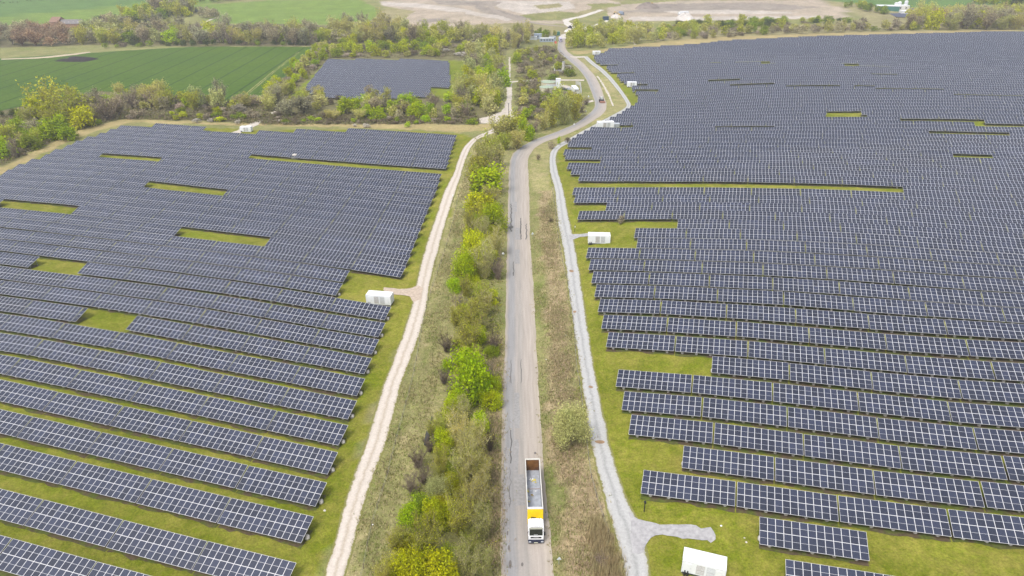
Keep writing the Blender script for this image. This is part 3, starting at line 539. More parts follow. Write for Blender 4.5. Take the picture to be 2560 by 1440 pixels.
for k in range(-1, 42):
    if k == -1: perp = perp_of(238.5, 1403, PSL); e = (238.5, 1403)
    else: perp = (LPRP[k] if k < 14 else 142.15 + 6.6 * (k - 13)) * S; e = LEND.get(k)
    if e is None:
        y = 640.0
        for _ in range(12):
            s, p = plane_s(float(l_right(y)), y, perp, PSL); z = gz1(p[0], p[1]) + 2.267
            y = .4 * y + .6 * float(PX(np.array([p[0], p[1], z]))[1])
        if y < 334: continue
        s0 = s
    else: s0 = plane_s(*e, perp, PSL)[0]
    if k == -1: s0 += TW
    rows.append(['L', k, PSL, perp, s0, -1, True])
LF_TOP = [(-2000,1500),(-2000,452),(0,437),(40,416),(60,414),(62,404),(105,402),(107,390),(128,389),(132,377),(158,377),(162,366),(182,366),(185,357),(210,356),(214,345),(240,345),(244,337),(266,336),(270,325),(290,324),(295,315.5),(380,315.5),(388,309),(511,319),(513,329.5),(641,335.5),(645,323.5),(700,326),(864,332.5),(869,322),(1143,337.5),(1200,700),(1100,900),(700,1500)]
SF = [(760,222),(818,150),(900,149),(945,148.5),(1121,152.5),(1126,218.5),(1076,218.5),(1070,243),(900,244),(800,238)]
SFp = U(*np.array([(800,240),(1126,150)], float).T)
pn = lambda p: float(-p[0] * math.sin(PSR) + p[1] * math.cos(PSR))
a_, b_ = perp_of(760, 240, PSR) - 20, perp_of(1126, 149, PSR) + 4
k = 0
while a_ + k * 7.48 < b_:
    rows.append(['S', k, PSR, a_ + k * 7.48, -345.0 + (k * 5.3) % 15, 1, False]); k += 1
HOLES = {'R': [(1787,317,1937,317),(2066,283,2153,281),(2064,291,2158,289),(2153,288,2165,289),(2252,298,2457,299),(2438,308,2458,308),(2458,314,2600,318),(2323,327,2523,334),(2383,388,2483,390),(1770,198,1853,197),(1826,209,1937,207),(1964,213,2100,211),(2137,218,2187,217),(2190,221,2357,223),(2177,185,2244,185),(2101,161,2147,161),(2113,165,2227,164),(2167,129,2199,129),(1777,158,1801,157),(1839,157,1927,154),(1901,160,1940,159),(1508,164,1547,163),(1534,186,1586,184),(1591,212,1621,210),(1588,229,1643,226),(2385,237,2560,241)],
 'L': [(623,388,1112,429),(252,396,403,402),(368,469,562,491),(3,504,190,514),(447,573,672,601),(88,652,203,660),(203,790,330,806)]}
tables = []; loosecols = []
hole_rows = {}
def row_px(r, s):
    psi, perp = r[2], r[3]; c, sn = math.cos(psi), math.sin(psi); s = np.asarray(s, float); pm = perp - CD / 2
    x = s * c - pm * sn; y = s * sn + pm * c; z = gz(x, y) + Z0 + CZ / 2
    return PX(np.stack([x, y, z], -1)), x, y
for f in ('R', 'L'):
    fr = [r for r in rows if r[0] == f]
    ss = np.arange(-520, 720, 4.0)
    prof = []
    for r in fr:
        (px, py, zc), _, _ = row_px(r, ss); prof.append((px, py))
    for h in HOLES[f]:
        mx_, my_ = (h[0] + h[2]) / 2, (h[1] + h[3]) / 2; best = None
        for r, (px, py) in zip(fr, prof):
            yy = np.interp(mx_, px[np.argsort(px)], py[np.argsort(px)])
            if best is None or abs(yy - my_) < best[0]: best = (abs(yy - my_), r)
        hole_rows.setdefault((f, best[1][1]), []).append((h[0], h[2]))
for r in rows:
    f, k, psi, perp, s0, dr, fixed = r
    nt_ = 90 if f == 'R' else 66
    for j in range(1 if (f, k) == ('R', 0) else nt_):
        sa = s0 + j * TW if dr > 0 else s0 - (j + 1) * TW + .34
        cs = sa + (np.arange(13) + .5) * LC
        (px, py, zc), x, y = row_px(r, cs)
        keep = (px > -520) & (px < 3080) & (py < 1720) & (py > 60)
        if f == 'R' and k >= 35:
            keep &= px > r_left(py)
        if f == 'L': keep &= poly_in(px, py - (14 / zc * 20 if k > 13 else 0), LF_TOP) | ((px < 0) & (py > 445))
        if f == 'S': keep &= poly_in(px, py, SF)
        for (h0, h1) in hole_rows.get((f, k), []): keep &= ~((px > h0) & (px < h1))
        if not keep.any(): continue
        if f == 'R' and (py[0] < 80): continue
        if keep.all() and not (f == 'L' and k > 13 and py.mean() < 300):
            tables.append((float(abs(px[-1] - px[0])) * 13 / 12, f, k, j, psi, perp, float(sa), float(px.mean()), float(py.mean())))
        else: loosecols.append((psi, perp, cs[keep]))
tables.sort(key=lambda t: -t[0])
inv = lambda t: -110 < t[7] < 2670 and t[8] < 1500
NEAR = [t for t in tables if inv(t)][:300]; ids_ = {id(t) for t in NEAR}; FAR = [t for t in tables if id(t) not in ids_]

def module_verts(m_, x0, x1, y0, y1, z1=.04, fr=.040, mats=(0, 1), mid=.035):
    """box with frame top, two glass fields a few mm proud"""
    mb = m_; mb.box(x0, x1, y0, y1, 0, z1, 0)
    ym = (y0 + y1) / 2
    for a, b in ((y0 + fr, ym - mid / 2), (ym + mid / 2, y1 - fr)):
        mb.add([(x0 + fr, a, z1 + .005), (x1 - fr, a, z1 + .005), (x1 - fr, b, z1 + .005), (x0 + fr, b, z1 + .005)], [(0, 1, 2, 3)], 1)
def add_uv(me):
    uvl = me.uv_layers.new(name='uv'); 
    n = len(me.polygons); lt = np.empty(n, np.int32); me.polygons.foreach_get('loop_total', lt)
    uvl.data.foreach_set('uv', np.tile(np.array([0, 0, 1, 0, 1, 1, 0, 1], np.float32), n)); return me
mbm = MB(); module_verts(mbm, -.572, .572, -1.128, 1.128); ME_module = add_uv(mbm.mesh('module', [M_silver, M_glass]))
def tilt_rot(): return R(17)
# local positions of the modules on the sloping plane
def slope_pt(x, v, up=0.0):  # v along slope from centre
    return (x, v * math.cos(TILT) - up * math.sin(TILT), Z0 + CZ / 2 + v * math.sin(TILT) + up * math.cos(TILT))
mb = MB()
for c in range(13):
    for h in (-1, 1):
        sub = MB(); module_verts(sub, -.572, .572, -1.128, 1.128)
        ox, ov = (c - 6) * LC, h * 1.136
        mb.add([slope_pt(v[0] + ox, v[1] + ov, v[2]) for v in sub.v], sub.f); mb.m[-len(sub.f):] = sub.m
ME_array = add_uv(mb.mesh('module_array', [M_silver, M_glass]))
mb = MB()
def ftf(v): return slope_pt(v[0], v[1], v[2])
for v in (-1.7, -.55, .55, 1.7): mb.box(-7.45, 7.45, v - .04, v + .04, -.10, -.003, 0, ftf)
for i in range(5):
    x = -6 + i * 3.0
    mb.box(x - .04, x + .04, -1.95, 1.95, -.2, -.102, 0, ftf)
    for v in (-1.15, 1.15):
        p = slope_pt(x, v, -.2); mb.box(x - .05, x + .05, p[1] - .05, p[1] + .05, -.35, p[2], 0)
ME_frame = mb.mesh('support_frame', [M_steel])
mb = MB(); mb.tube((0, 0, -.3), (0, 0, .32), .42, .40, 12); mb.tube((0, 0, .32), (0, 0, .4), .40, .2, 12); ME_ballast = mb.mesh('ballast_block', [M_conc], True)
def place(r_, s_mid, psi, perp):
    c, sn = math.cos(psi), math.sin(psi); pm = perp - CD / 2
    x, y = s_mid * c - pm * sn, s_mid * sn + pm * c
    h = TW / 2; z1 = gz1(x - h * c, y - h * sn); z2 = gz1(x + h * c, y + h * sn)
    zc_ = .5 * gz1(x, y) + .25 * (z1 + z2)
    return x, y, zc_, math.atan2(z2 - z1, TW)
names = {'R': 'right of the grey track', 'L': 'left of the pink track', 'S': 'in the small far field'}
groups = {'R': 'solar tables in the field beside the grey track', 'L': 'solar tables in the field beside the pink track'}
byrow = {}
for t in NEAR: byrow.setdefault((t[1], t[2]), []).append(t)
rowrank = {}
for f in 'RL':
    ks = sorted({k for (ff, k) in byrow if ff == f})
    for i, kk in enumerate(ks): rowrank[(f, kk)] = i
for (f, k), ts in byrow.items():
    ts.sort(key=lambda t: t[7]); n_ = len(ts)
    for i, (wpx, _, _, j, psi, perp, sa, mx_, my_) in enumerate(ts):
        x, y, z, sl = place(None, sa + 6.5 * LC, psi, perp)
        root = bpy.data.objects.new('solar_table', None); col.objects.link(root)
        root.location = (x, y, z); root.rotation_euler = (rnd.gauss(0, .008), -sl + rnd.gauss(0, .002), psi)
        if f == 'R': lab = f'solar table, {ordw(i)} from the track end of the {ordw(rowrank[(f,k)])} row up, grey track field'
        else: lab = f'solar table, {ordw(n_-1-i)} from the track end of the {ordw(rowrank[(f,k)])} row up, pink track field'
        tag(root, lab, 'solar panel', groups[f])
        link('support_frame', ME_frame, root)
        if wpx / 13 >= 9.6:
            for c in range(13):
                for h in (-1, 1):
                    o = link('module', ME_module, root); o.location = slope_pt((c - 6) * LC, h * 1.136); o.rotation_euler = (TILT, 0, 0)
            for bx in (-6, -3, 0, 3, 6):
                o = link('ballast_block', ME_ballast, root); o.location = (bx, -CD / 2 + .85, 0); o.scale = (.7, .7, .9)
            o = link('ballast_block', ME_ballast, root); o.location = ((7.5 if f == 'L' else -7.3) if i == (n_ - 1 if f == 'L' else 0) else 6.0, -.35, 0.25)
        else:
            o = link('module_array', ME_array, root); tag(o, kind='stuff')
# everything beyond the 300 largest: one joined object
def far_mesh():
    cols_ = []; 
    for (w_, f, k, j, psi, perp, sa, _, _) in FAR: cols_.append((psi, perp, sa + (np.arange(13) + .5) * LC))
    cols_ += loosecols
    V = []; F = []; MI = []
    psi = np.concatenate([np.full(len(c[2]), c[0]) for c in cols_]); perp = np.concatenate([np.full(len(c[2]), c[1]) for c in cols_]); s = np.concatenate([c[2] for c in cols_])
    c, sn = np.cos(psi), np.sin(psi); pm = perp - CD / 2; n_ = len(s)
    x = s * c - pm * sn; y = s * sn + pm * c; z = gz(x, y)
    xl = x - LC / 2 * c; yl = y - LC / 2 * sn; xr = x + LC / 2 * c; yr = y + LC / 2 * sn; g = (gz(xr, yr) - gz(xl, yl)) / LC
    def loc(lx, v, up):
        ly = v * math.cos(TILT) - up * math.sin(TILT); lz = Z0 + CZ / 2 + v * math.sin(TILT) + up * math.cos(TILT)
        return np.stack([x + lx * c - ly * sn, y + lx * sn + ly * c, z + lz + lx * g], -1)
    hw, hv = LC / 2 - .003, TL / 2
    P = [loc(a, b, u) for u in (0, .05) for (a, b) in ((-hw, -hv), (hw, -hv), (hw, hv), (-hw, hv))]
    base = np.arange(n_)[:, None]
    quads = [(4,5,6,7),(0,1,5,4),(1,2,6,5),(2,3,7,6),(3,0,4,7),(0,3,2,1)]; mi = [0] * 6
    e = .046; q0 = 8
    for (va, vb) in ((-hv + e, -1.136 - .018), (-1.136 + .018, -.045), (.045, 1.136 - .018), (1.136 + .018, hv - e)):
        P += [loc(-hw + e, va, .056), loc(hw - e, va, .056), loc(hw - e, vb, .056), loc(-hw + e, vb, .056)]
        quads.append((q0, q0 + 1, q0 + 2, q0 + 3)); mi.append(1); q0 += 4
    m_ = (np.arange(n_) % 3) == 1
    V = np.stack(P, 1); nv = V.shape[1]
    F = (base[:, :, None] * nv + np.array(quads)[None]).reshape(-1, 4); MI = np.tile(mi, n_)
    V = V.reshape(-1, 3)
    # posts under every third column
    xs, ys, zs = x[m_], y[m_], z[m_]; cc, s2 = c[m_], sn[m_]; k0 = len(V); PV = []; 
    for ly, top in ((-1.1, Z0 + CZ / 2 - .33), (1.1, Z0 + CZ / 2 + .33)):
        for zz in (-.4, top):
            for (dx, dy) in ((-.06, -.06), (.06, -.06), (.06, .06), (-.06, .06)):
                PV.append(np.stack([xs + dx * cc - (ly + dy) * s2, ys + dx * s2 + (ly + dy) * cc, zs + zz], -1))
    PV = np.stack(PV, 1); npv = PV.shape[1]
    qs = []
    for b in (0, 8): qs += [(b, b + 1, b + 5, b + 4), (b + 1, b + 2, b + 6, b + 5), (b + 2, b + 3, b + 7, b + 6), (b + 3, b, b + 4, b + 7)]
    F2 = (np.arange(len(xs))[:, None, None] * npv + np.array(qs)[None]).reshape(-1, 4) + k0
    V = np.concatenate([V, PV.reshape(-1, 3)]); F = np.concatenate([F, F2]); MI = np.concatenate([MI, np.full(len(F2), 2)])
    me = add_uv(np_mesh('far_solar_tables', V, F, [M_silver, M_glass, M_steel], MI))
    o = link('far_solar_tables', me); tag(o, 'rows of dark solar tables covering the far parts of all three fields', 'solar panels', kind='stuff')
far_mesh()
# brown earth under every row, its colour darkened to paint in shade below tables
def soil_shade_strips():
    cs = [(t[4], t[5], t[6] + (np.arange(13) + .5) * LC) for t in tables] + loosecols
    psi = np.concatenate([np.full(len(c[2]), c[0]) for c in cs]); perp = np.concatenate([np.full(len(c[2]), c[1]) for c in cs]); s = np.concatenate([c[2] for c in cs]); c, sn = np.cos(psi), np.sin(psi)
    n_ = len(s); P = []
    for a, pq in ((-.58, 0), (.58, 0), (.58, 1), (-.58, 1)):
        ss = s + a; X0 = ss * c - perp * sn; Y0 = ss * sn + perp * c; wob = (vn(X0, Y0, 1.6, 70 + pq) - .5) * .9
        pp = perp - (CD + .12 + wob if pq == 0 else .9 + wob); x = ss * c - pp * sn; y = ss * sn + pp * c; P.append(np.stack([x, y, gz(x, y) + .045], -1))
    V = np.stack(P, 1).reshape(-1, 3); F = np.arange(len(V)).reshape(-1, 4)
    tag(link('soil_with_shade', np_mesh('soil_with_shade', V, F, mat('soil_with_shade', (.085, .062, .036), .95, var=.3, vs=2, c2=(.075, .095, .015), c2s=.5))), kind='structure')
soil_shade_strips()
print('tables', len(tables), 'near w/ modules', sum(1 for t in NEAR if t[0] / 13 >= 9.6))

# ------------------------------------------------------------------ thin air haze in one closed box
HAZE = 0.0002
if HAZE:
    b = MB(); b.box(float(GX[0]) - 5, float(GX[-1]) + 5, float(GY[0]) - 5, float(GY[-1]) + 5, float(ZZ.min()) - 1, max(float(ZZ.max()), 87.0) + 1); hz = link('haze', b.mesh('haze', [])); tag(hz, kind='stuff')
    m = bpy.data.materials.new('haze'); m.use_nodes = True; n = m.node_tree; n.nodes.clear(); o_ = n.nodes.new('ShaderNodeOutputMaterial'); v_ = n.nodes.new('ShaderNodeVolumePrincipled')
    v_.inputs['Color'].default_value = (.93, .95, 1, 1); v_.inputs['Density'].default_value = HAZE; v_.inputs['Anisotropy'].default_value = .2; n.links.new(v_.outputs[0], o_.inputs['Volume']); hz.data.materials.append(m)
# ------------------------------------------------------------------ plant prototypes (unit height 1, unit crown width 1)
def leaf_quads(P, size, r, up=.35):
    n = len(P); a = r.normal(size=(n, 3)); a[:, 2] *= 1; b = r.normal(size=(n, 3)); b[:, 2] += up
    a /= np.linalg.norm(a, axis=1)[:, None]; b = np.cross(a, b); b /= np.linalg.norm(b, axis=1)[:, None]
    s = (size * r.uniform(.6, 1.4, n))[:, None]; a = a * s; b = b * s * .7
    return np.stack([P - a, P - b * .9, P + a, P + b * .9], 1).reshape(-1, 3)
def stick_mesh(segs, n=3):
    """segs: list of (p0,p1,r0,r1) -> V,F"""
    A = np.array([s[0] for s in segs]); B = np.array([s[1] for s in segs]); r0 = np.array([s[2] for s in segs]); r1 = np.array([s[3] for s in segs])
    d = B - A; d /= np.linalg.norm(d, axis=1)[:, None] + 1e-9; u = np.cross(d, np.array([.3, .5, .81])); u /= np.linalg.norm(u, axis=1)[:, None] + 1e-9; v = np.cross(d, u)
    V = []
    for C, rr in ((A, r0), (B, r1)):
        for k in range(n):
            t = 2 * math.pi * k / n; V.append(C + (u * math.cos(t) + v * math.sin(t)) * rr[:, None])
    V = np.stack(V, 1).reshape(-1, 3); m = len(segs)
    q = np.array([(k, (k + 1) % n, n + (k + 1) % n, n + k) for k in range(n)])
    return V, (np.arange(m)[:, None, None] * 2 * n + q[None]).reshape(-1, 4)
def grow(r, stems, spread, levels, hgt=1.0, wob=.16, trunk=0.0):
    """multi-stemmed skeleton; returns segments and tip points"""
    segs = []; tips = []
    base = np.array([0, 0, 0.0])
    if trunk: segs.append((base, np.array([0, 0, trunk]), .035, .028)); base = np.array([0, 0, trunk])
    for i in range(stems):
        az = 2 * math.pi * (i + r.uniform(-.4, .4)) / stems; rad = .5 * math.sqrt(r.uniform(.05, 1)) * spread; top = np.array([rad * math.cos(az), rad * math.sin(az), hgt * r.uniform(.72, 1.0) * (1 - .35 * (rad / .5) ** 2)])
        p = base + np.array([math.cos(az), math.sin(az), 0]) * .02; n = 5; pts = [p]
        for k in range(1, n + 1):
            t = k / n; q = base + (top - base) * np.array([t ** 1.25, t ** 1.25, t]) + r.normal(size=3) * wob * .12 * (1 if k < n else .3); pts.append(q)
        r0 = .016 if not trunk else .02
        for k in range(n):
            segs.append((pts[k], pts[k + 1], r0 * (1 - k / n * .8), r0 * (1 - (k + 1) / n * .8)))
        for k in range(1, n + 1):
            for _ in range(levels[0]):
                f = r.uniform(0, 1); o = pts[k - 1] * (1 - f) + pts[k] * f
                az2 = r.uniform(0, 2 * math.pi); l = r.uniform(.10, .24) * (1.2 - k / n * .5); e = o + np.array([math.cos(az2) * l * .8, math.sin(az2) * l * .8, l * r.uniform(.35, 1.0)])
                segs.append((o, e, .006, .003)); tips.append(e); tips.append(o * .4 + e * .6)
                for _ in range(levels[1]):
                    f2 = r.uniform(.3, 1); o2 = o * (1 - f2) + e * f2; e2 = o2 + np.array([r.normal() * .045, r.normal() * .045, r.uniform(.0, .09)]); segs.append((o2, e2, .003, .0015)); tips.append(e2)
        tips.append(pts[-1])
    return segs, np.array(tips)
def lobes(r, n, flat=1.0):
    L = []
    for i in range(n):
        az = r.uniform(0, 2 * math.pi); rad = .30 * math.sqrt(r.uniform(0, 1)); z = r.uniform(.38, .80) - rad * .35
        s = r.uniform(.13, .24); L.append((rad * math.cos(az), rad * math.sin(az), z * flat, s))
    L.append((0, 0, .55 * flat, .30)); return L
def leafy(seed, n_leaf, size, nl=13, low=.0, dense=.62):
    r = np.random.default_rng(seed); L = lobes(r, nl)
    if low:
        for i in range(8):
            az = r.uniform(0, 6.28); L.append((.3 * math.cos(az), .3 * math.sin(az), r.uniform(.1, .3), r.uniform(.12, .2)))
    w_ = np.array([l[3] ** 2 for l in L]); w_ /= w_.sum(); idx = r.choice(len(L), n_leaf, p=w_)
    C = np.array([l[:3] for l in L])[idx]; s = np.array([l[3] for l in L])[idx]
    d = r.normal(size=(n_leaf, 3)); d /= np.linalg.norm(d, axis=1)[:, None]
    rad = s * (r.uniform(0, 1, n_leaf) ** (1 - dense)) * (1 + .16 * r.normal(size=n_leaf)); P = C + d * rad[:, None] * np.array([1, 1, 1.15])
    # clumping: snap part of the leaves towards random tufts
    T = C[r.choice(n_leaf, 160)] + d[r.choice(n_leaf, 160)] * .2; 
    P[:, 2] = np.clip(P[:, 2], .02, 1.05)
    V = leaf_quads(P, size, r); F = np.arange(len(V)).reshape(-1, 4); crown = np_mesh('crown', V, F, M_leaf)
    segs = [(np.zeros(3) - [0, 0, .03], np.array([0, 0, .3]), .03, .02)]
    for l in L:
        segs.append((np.array([0, 0, r.uniform(.12, .32)]), np.array(l[:3]), .014, .005))
    V, F = stick_mesh(segs, 5); trunk = np_mesh('trunk', V, F, M_twig); return trunk, crown
def twiggy(seed, stems=11, spread=.95, lv=(3, 3), leaf=900, size=.012, trunk=0.0, jitter=.03):
    r = np.random.default_rng(seed); segs, tips = grow(r, stems, spread, lv, trunk=trunk)
    V, F = stick_mesh(segs, 3); tr = np_mesh('trunk', V, F, M_twig)
    P = tips[r.choice(len(tips), leaf)] + r.normal(size=(leaf, 3)) * jitter; P[:, 2] = np.clip(P[:, 2], .02, 1.1)
    V = leaf_quads(P, size, r); cr = np_mesh('crown', V, np.arange(len(V)).reshape(-1, 4), M_leaf); return tr, cr
PROTO = {
 'leafN': [leafy(s, 4200, .021, 14, low=1) for s in (1, 2, 3)],
 'leafF': [leafy(s, 1100, .040, 12, low=1) for s in (4, 5, 6, 7)],
 'twigN': [twiggy(s, 12, .95, (4, 4), 4200, .0125, jitter=.035) for s in (11, 12, 13)],
 'twigF': [twiggy(s, 11, .95, (3, 2), 1700, .026, jitter=.05) for s in (14, 15, 16, 17)],
 'bareN': [twiggy(s, 13, 1.0, (4, 5), 260, .010) for s in (21, 22)],
 'bareF': [twiggy(s, 12, 1.0, (4, 3), 480, .026, jitter=.04) for s in (23, 24)],
 'tree':  [twiggy(s, 9, 1.0, (5, 3), 2000, .026, trunk=.1, jitter=.05) for s in (31, 32, 33)],
 'ball':  [leafy(41, 11000, .0135, 26, low=1, dense=.6)],
}
def conifer(seed):
    r = np.random.default_rng(seed); n = 1500; z = r.uniform(.08, 1, n); a = r.uniform(0, 6.28, n); rad = .5 * (1.02 - z) ** .8 * r.uniform(.5, 1.1, n); P = np.stack([rad * np.cos(a), rad * np.sin(a), z], -1)
    V = leaf_quads(P, .03, r); cr = np_mesh('crown', V, np.arange(len(V)).reshape(-1, 4), M_leaf); V, F = stick_mesh([(np.zeros(3), np.array([0, 0, .95]), .02, .004)], 5); return np_mesh('trunk', V, F, M_twig), cr
PROTO['con'] = [conifer(51), leafy(52, 1500, .035, 9)]
# kind: prototype near, far, crown colour, trunk colour, words
KIND = {
 'G': ('leafN','leafF',(.36,.47,.010),(.12,.11,.05),'bright green leafy','shrub'),
 'Y': ('leafN','leafF',(.43,.47,.012),(.14,.12,.05),'yellow-green leafy','shrub'),
 'L': ('leafN','leafF',(.23,.30,.02),(.08,.07,.04),'mid green leafy','shrub'),
 'O': ('twigN','twigF',(.41,.42,.05),(.30,.27,.10),'olive budding','tree'),
 'T': ('twigN','twigF',(.45,.43,.12),(.43,.39,.20),'thin olive-brown twiggy','tree'),
 'B': ('bareN','bareF',(.33,.28,.19),(.22,.175,.13),'bare grey-brown','tree'),
 'N': ('bareN','bareF',(.21,.17,.11),(.13,.10,.075),'dark brown bramble','shrub'),
 'R': ('tree','tree',(.38,.26,.155),(.19,.11,.08),'reddish-brown budding','tree'),
 'W': ('leafN','leafF',(.52,.48,.42),(.16,.13,.1),'white-blossomed','shrub'),
 'P': ('bareN','leafF',(.42,.35,.27),(.22,.18,.15),'pinkish-grey blossoming','shrub'),
 'S': ('ball','leafF',(.47,.48,.19),(.18,.16,.09),'pale sage willow','tree'),
 'D': ('leafN','leafF',(.085,.115,.025),(.06,.05,.03),'dark green','shrub'),
 'C': ('con','con',(.022,.035,.02),(.05,.04,.03),'very dark evergreen','tree'),
 'A': ('tree','tree',(.38,.34,.20),(.16,.135,.10),'grey-brown budding','tree'),
}
plants = []   # (x,y,width m,height m,kind,place)
def plant(px, py, wpx, hpx, kind, place):
    p = U1(px, py); zc = float(PX(p)[2]); wm = wpx * zc / FPX
    al = math.asin(min(.99, (H - p[2]) / np.linalg.norm(p - CAM))); hm = max(.45 * wm, (hpx - wpx * math.sin(al) * .45) * zc / FPX / math.cos(al)); hm = min(hm, 2.0 * wm + 1)
    plants.append([p[0], p[1], wm, hm, kind, place, px])
def scatter(poly, n, kinds, wm, hr, place, seed, mind=.46):
    """kinds like 'TTOB'; widths in metres"""
    q = random.Random(seed); xs = [p[0] for p in poly]; ys = [p[1] for p in poly]
    C = U(np.array(xs, float), np.array(ys, float))[:, :2]; lo = C.min(0); hi = C.max(0); got = []; tries = 0
    while len(got) < n and tries < n * 60:
        tries += 1; x = q.uniform(lo[0], hi[0]); y = q.uniform(lo[1], hi[1])
        if not poly_in(np.array([x]), np.array([y]), C)[0]: continue
        w_ = q.uniform(*wm)
        if any((x - a) ** 2 + (y - b) ** 2 < (mind * (w_ + c) / 2 * 1.3) ** 2 for a, b, c in got): continue
        got.append((x, y, w_)); k = q.choice(kinds); h = w_ * q.uniform(*hr) * (.65 if k in 'NWP' else 1.4 if k in 'TOABRSY' else 1.15)
        plants.append([x, y, w_ * (1.0 if k not in 'NWP' else .9), h, k, place, 0])
BELT = 'in the belt between pink track and road'
scatter([(1185,420),(1242,430),(1238,900),(1215,1440),(970,1450),(1060,1200),(1112,1000),(1140,700)], 74, 'YOOYYTLYOG', (3.4, 5.8), (.6, .85), BELT, 61, .55)
for x, y, w_, h_, k in [(1218,482,88,85,'G'),(1200,530,75,60,'Y'),(1232,580,80,85,'G'),(1190,668,78,110,'Y'),(1163,712,72,95,'G'),(1180,700,60,60,'O'),(1214,700,80,125,'T'),(1240,640,60,90,'T'),(1205,765,70,85,'O'),(1180,820,100,100,'O'),
    (1215,790,60,80,'T'),(1172,880,105,105,'O'),(1190,862,60,60,'Y'),(1176,1000,112,150,'G'),(1200,1010,55,60,'G'),(1128,1046,48,60,'Y'),(1155,1060,75,90,'T'),(1204,1080,50,60,'G'),(1150,1130,85,125,'T'),(1190,1150,80,130,'T'),(1112,1130,62,75,'Y'),(1105,1175,60,80,'O'),
    (1165,1215,95,150,'T'),(1135,1190,60,70,'L'),(1205,1225,80,110,'T'),(1100,1250,80,90,'S'),(1128,1245,50,75,'Y'),(1190,1290,95,130,'T'),(1030,1322,66,80,'G'),(1088,1322,70,90,'Y'),(1118,1300,50,60,'Y'),(1150,1340,100,130,'O'),(1205,1350,80,110,'T'),(992,1385,55,75,'O'),(1018,1378,50,55,'Y'),
    (1070,1400,110,140,'O'),(1120,1425,80,90,'L'),(985,1440,75,80,'O'),(1030,1465,90,110,'Y'),(1105,1470,115,110,'Y'),(1170,1460,90,130,'T'),(1215,1450,70,100,'T'),(960,1470,60,80,'O'),(1060,1210,60,70,'B'),(1045,1170,60,70,'N'),(1075,1130,50,60,'N'),(1030,1235,60,70,'B'),(1118,880,50,60,'N'),(1110,960,50,60,'B'),(1140,930,50,60,'B'),
    (1225,520,60,75,'T'),(1180,590,60,85,'O'),(1205,610,60,85,'T'),(1165,620,40,50,'O'),(1245,700,50,80,'B'),(1150,780,45,60,'B'),(1165,745,50,70,'O'),(1235,880,50,70,'N'),(1180,930,80,90,'O'),(1225,960,55,70,'B'),(1130,1000,50,60,'B'),(1225,1130,40,70,'N'),(1080,1090,40,50,'O'),
    (1190,470,60,75,'O'),(1240,455,55,70,'B'),(1215,425,65,80,'T'),(1195,440,60,70,'O'),(1245,415,50,60,'T'),(1225,400,60,75,'O'),(1200,400,50,60,'T')]:
    q_ = 1.16 if k in 'GY' else 1.0; plant(x, y, w_ * q_, h_ * q_, k, BELT)
plant(1427, 1114, 108, 135, 'S', 'by the grey track')
for x, y, w_, h_, k in [(1377,556,16,16,'N'),(1553,560,26,28,'B'),(1397,362,17,26,'G'),(1420,358,20,20,'N'),(1378,372,24,24,'B'),(1345,400,18,18,'N'),(1500,1410,50,40,'B')]:
    plant(x, y, w_, h_, k, 'on the verge between road and grey track')
for x, y, w_, h_, k in [(1250,350,80,75,'T'),(1280,345,75,75,'O'),(1308,350,34,75,'G'),(1325,352,34,50,'G'),(1292,372,60,60,'T'),(1262,375,50,55,'O'),(1240,372,40,45,'T'),(1335,330,45,40,'B'),(1315,300,40,40,'G'),
    (1380,318,55,80,'O'),(1410,312,60,90,'T'),(1438,300,50,75,'O'),(1360,325,50,60,'T'),(1395,300,55,85,'O'),(1430,285,45,70,'O'),(1455,290,30,40,'B'),(1465,262,30,22,'N')]:
    plant(x, y, w_, h_, k, 'inside the first road bend')
for x, y, w_, h_, k in [(135,300,110,110,'O'),(190,310,110,100,'O'),(100,310,80,80,'Y'),(150,345,80,60,'L'),(172,350,60,50,'G'),(210,320,70,70,'Y'),(36,290,34,24,'D'),(3,292,28,20,'D'),(270,300,80,75,'B'),(248,298,40,50,'S'),(300,290,50,55,'A'),(20,360,60,60,'O'),(50,340,60,55,'L'),(12,345,40,40,'G'),(80,350,60,40,'L'),(40,395,30,60,'B'),(110,335,60,50,'G'),
    (158,349,20,10,'W'),(325,298,24,16,'P'),(493,307,26,16,'W'),(527,306,16,14,'W'),(595,310,20,14,'W'),(887,316,18,8,'W'),(915,319,26,12,'W'),(136,307,16,12,'W'),(470,268,38,40,'G'),(1021,318,24,18,'G'),(715,310,28,18,'L'),(250,312,26,18,'L'),(553,304,34,18,'Y'),(440,302,20,18,'Y'),(600,268,26,22,'G')]:
    plant(x, y, w_, h_, k, 'in the hedge below the crop field')
for x, y, w_, h_, k in [(865,285,55,55,'G'),(800,262,50,36,'S'),(760,285,80,55,'A'),(720,290,60,45,'A'),(830,300,50,35,'T'),(925,262,44,32,'S'),(955,280,60,40,'A'),(1050,285,44,40,'G'),(1078,290,30,42,'G'),(1117,285,30,34,'G'),(1010,285,50,40,'A'),(1000,300,40,30,'A'),(900,300,50,36,'T'),(1165,276,40,34,'G'),(1205,265,55,60,'Y'),(1195,230,40,40,'Y'),(1180,310,34,20,'L')]:
    plant(x, y, w_, h_, k, 'below the small solar field')
for i, (x, y) in enumerate(((2,6),(10,9),(26,8),(33,7),(44,7),(68,3),(77,4),(98,1),(104,1))): plant(x, y, 5, 4, 'D', 'dotted along the top field by the picture edge')
scatter([(300,240),(380,236),(560,258),(650,252),(690,262),(690,280),(560,284),(400,276),(300,272)], 44, 'TTABBONSPO', (6, 13), (.5, .95), 'in the hedge below the crop field', 1)
scatter([(330,285),(640,286),(650,300),(480,300),(330,298)], 32, 'NNNLYBN', (4, 7), (.4, .6), 'in the low scrub above the solar field', 2, .4)
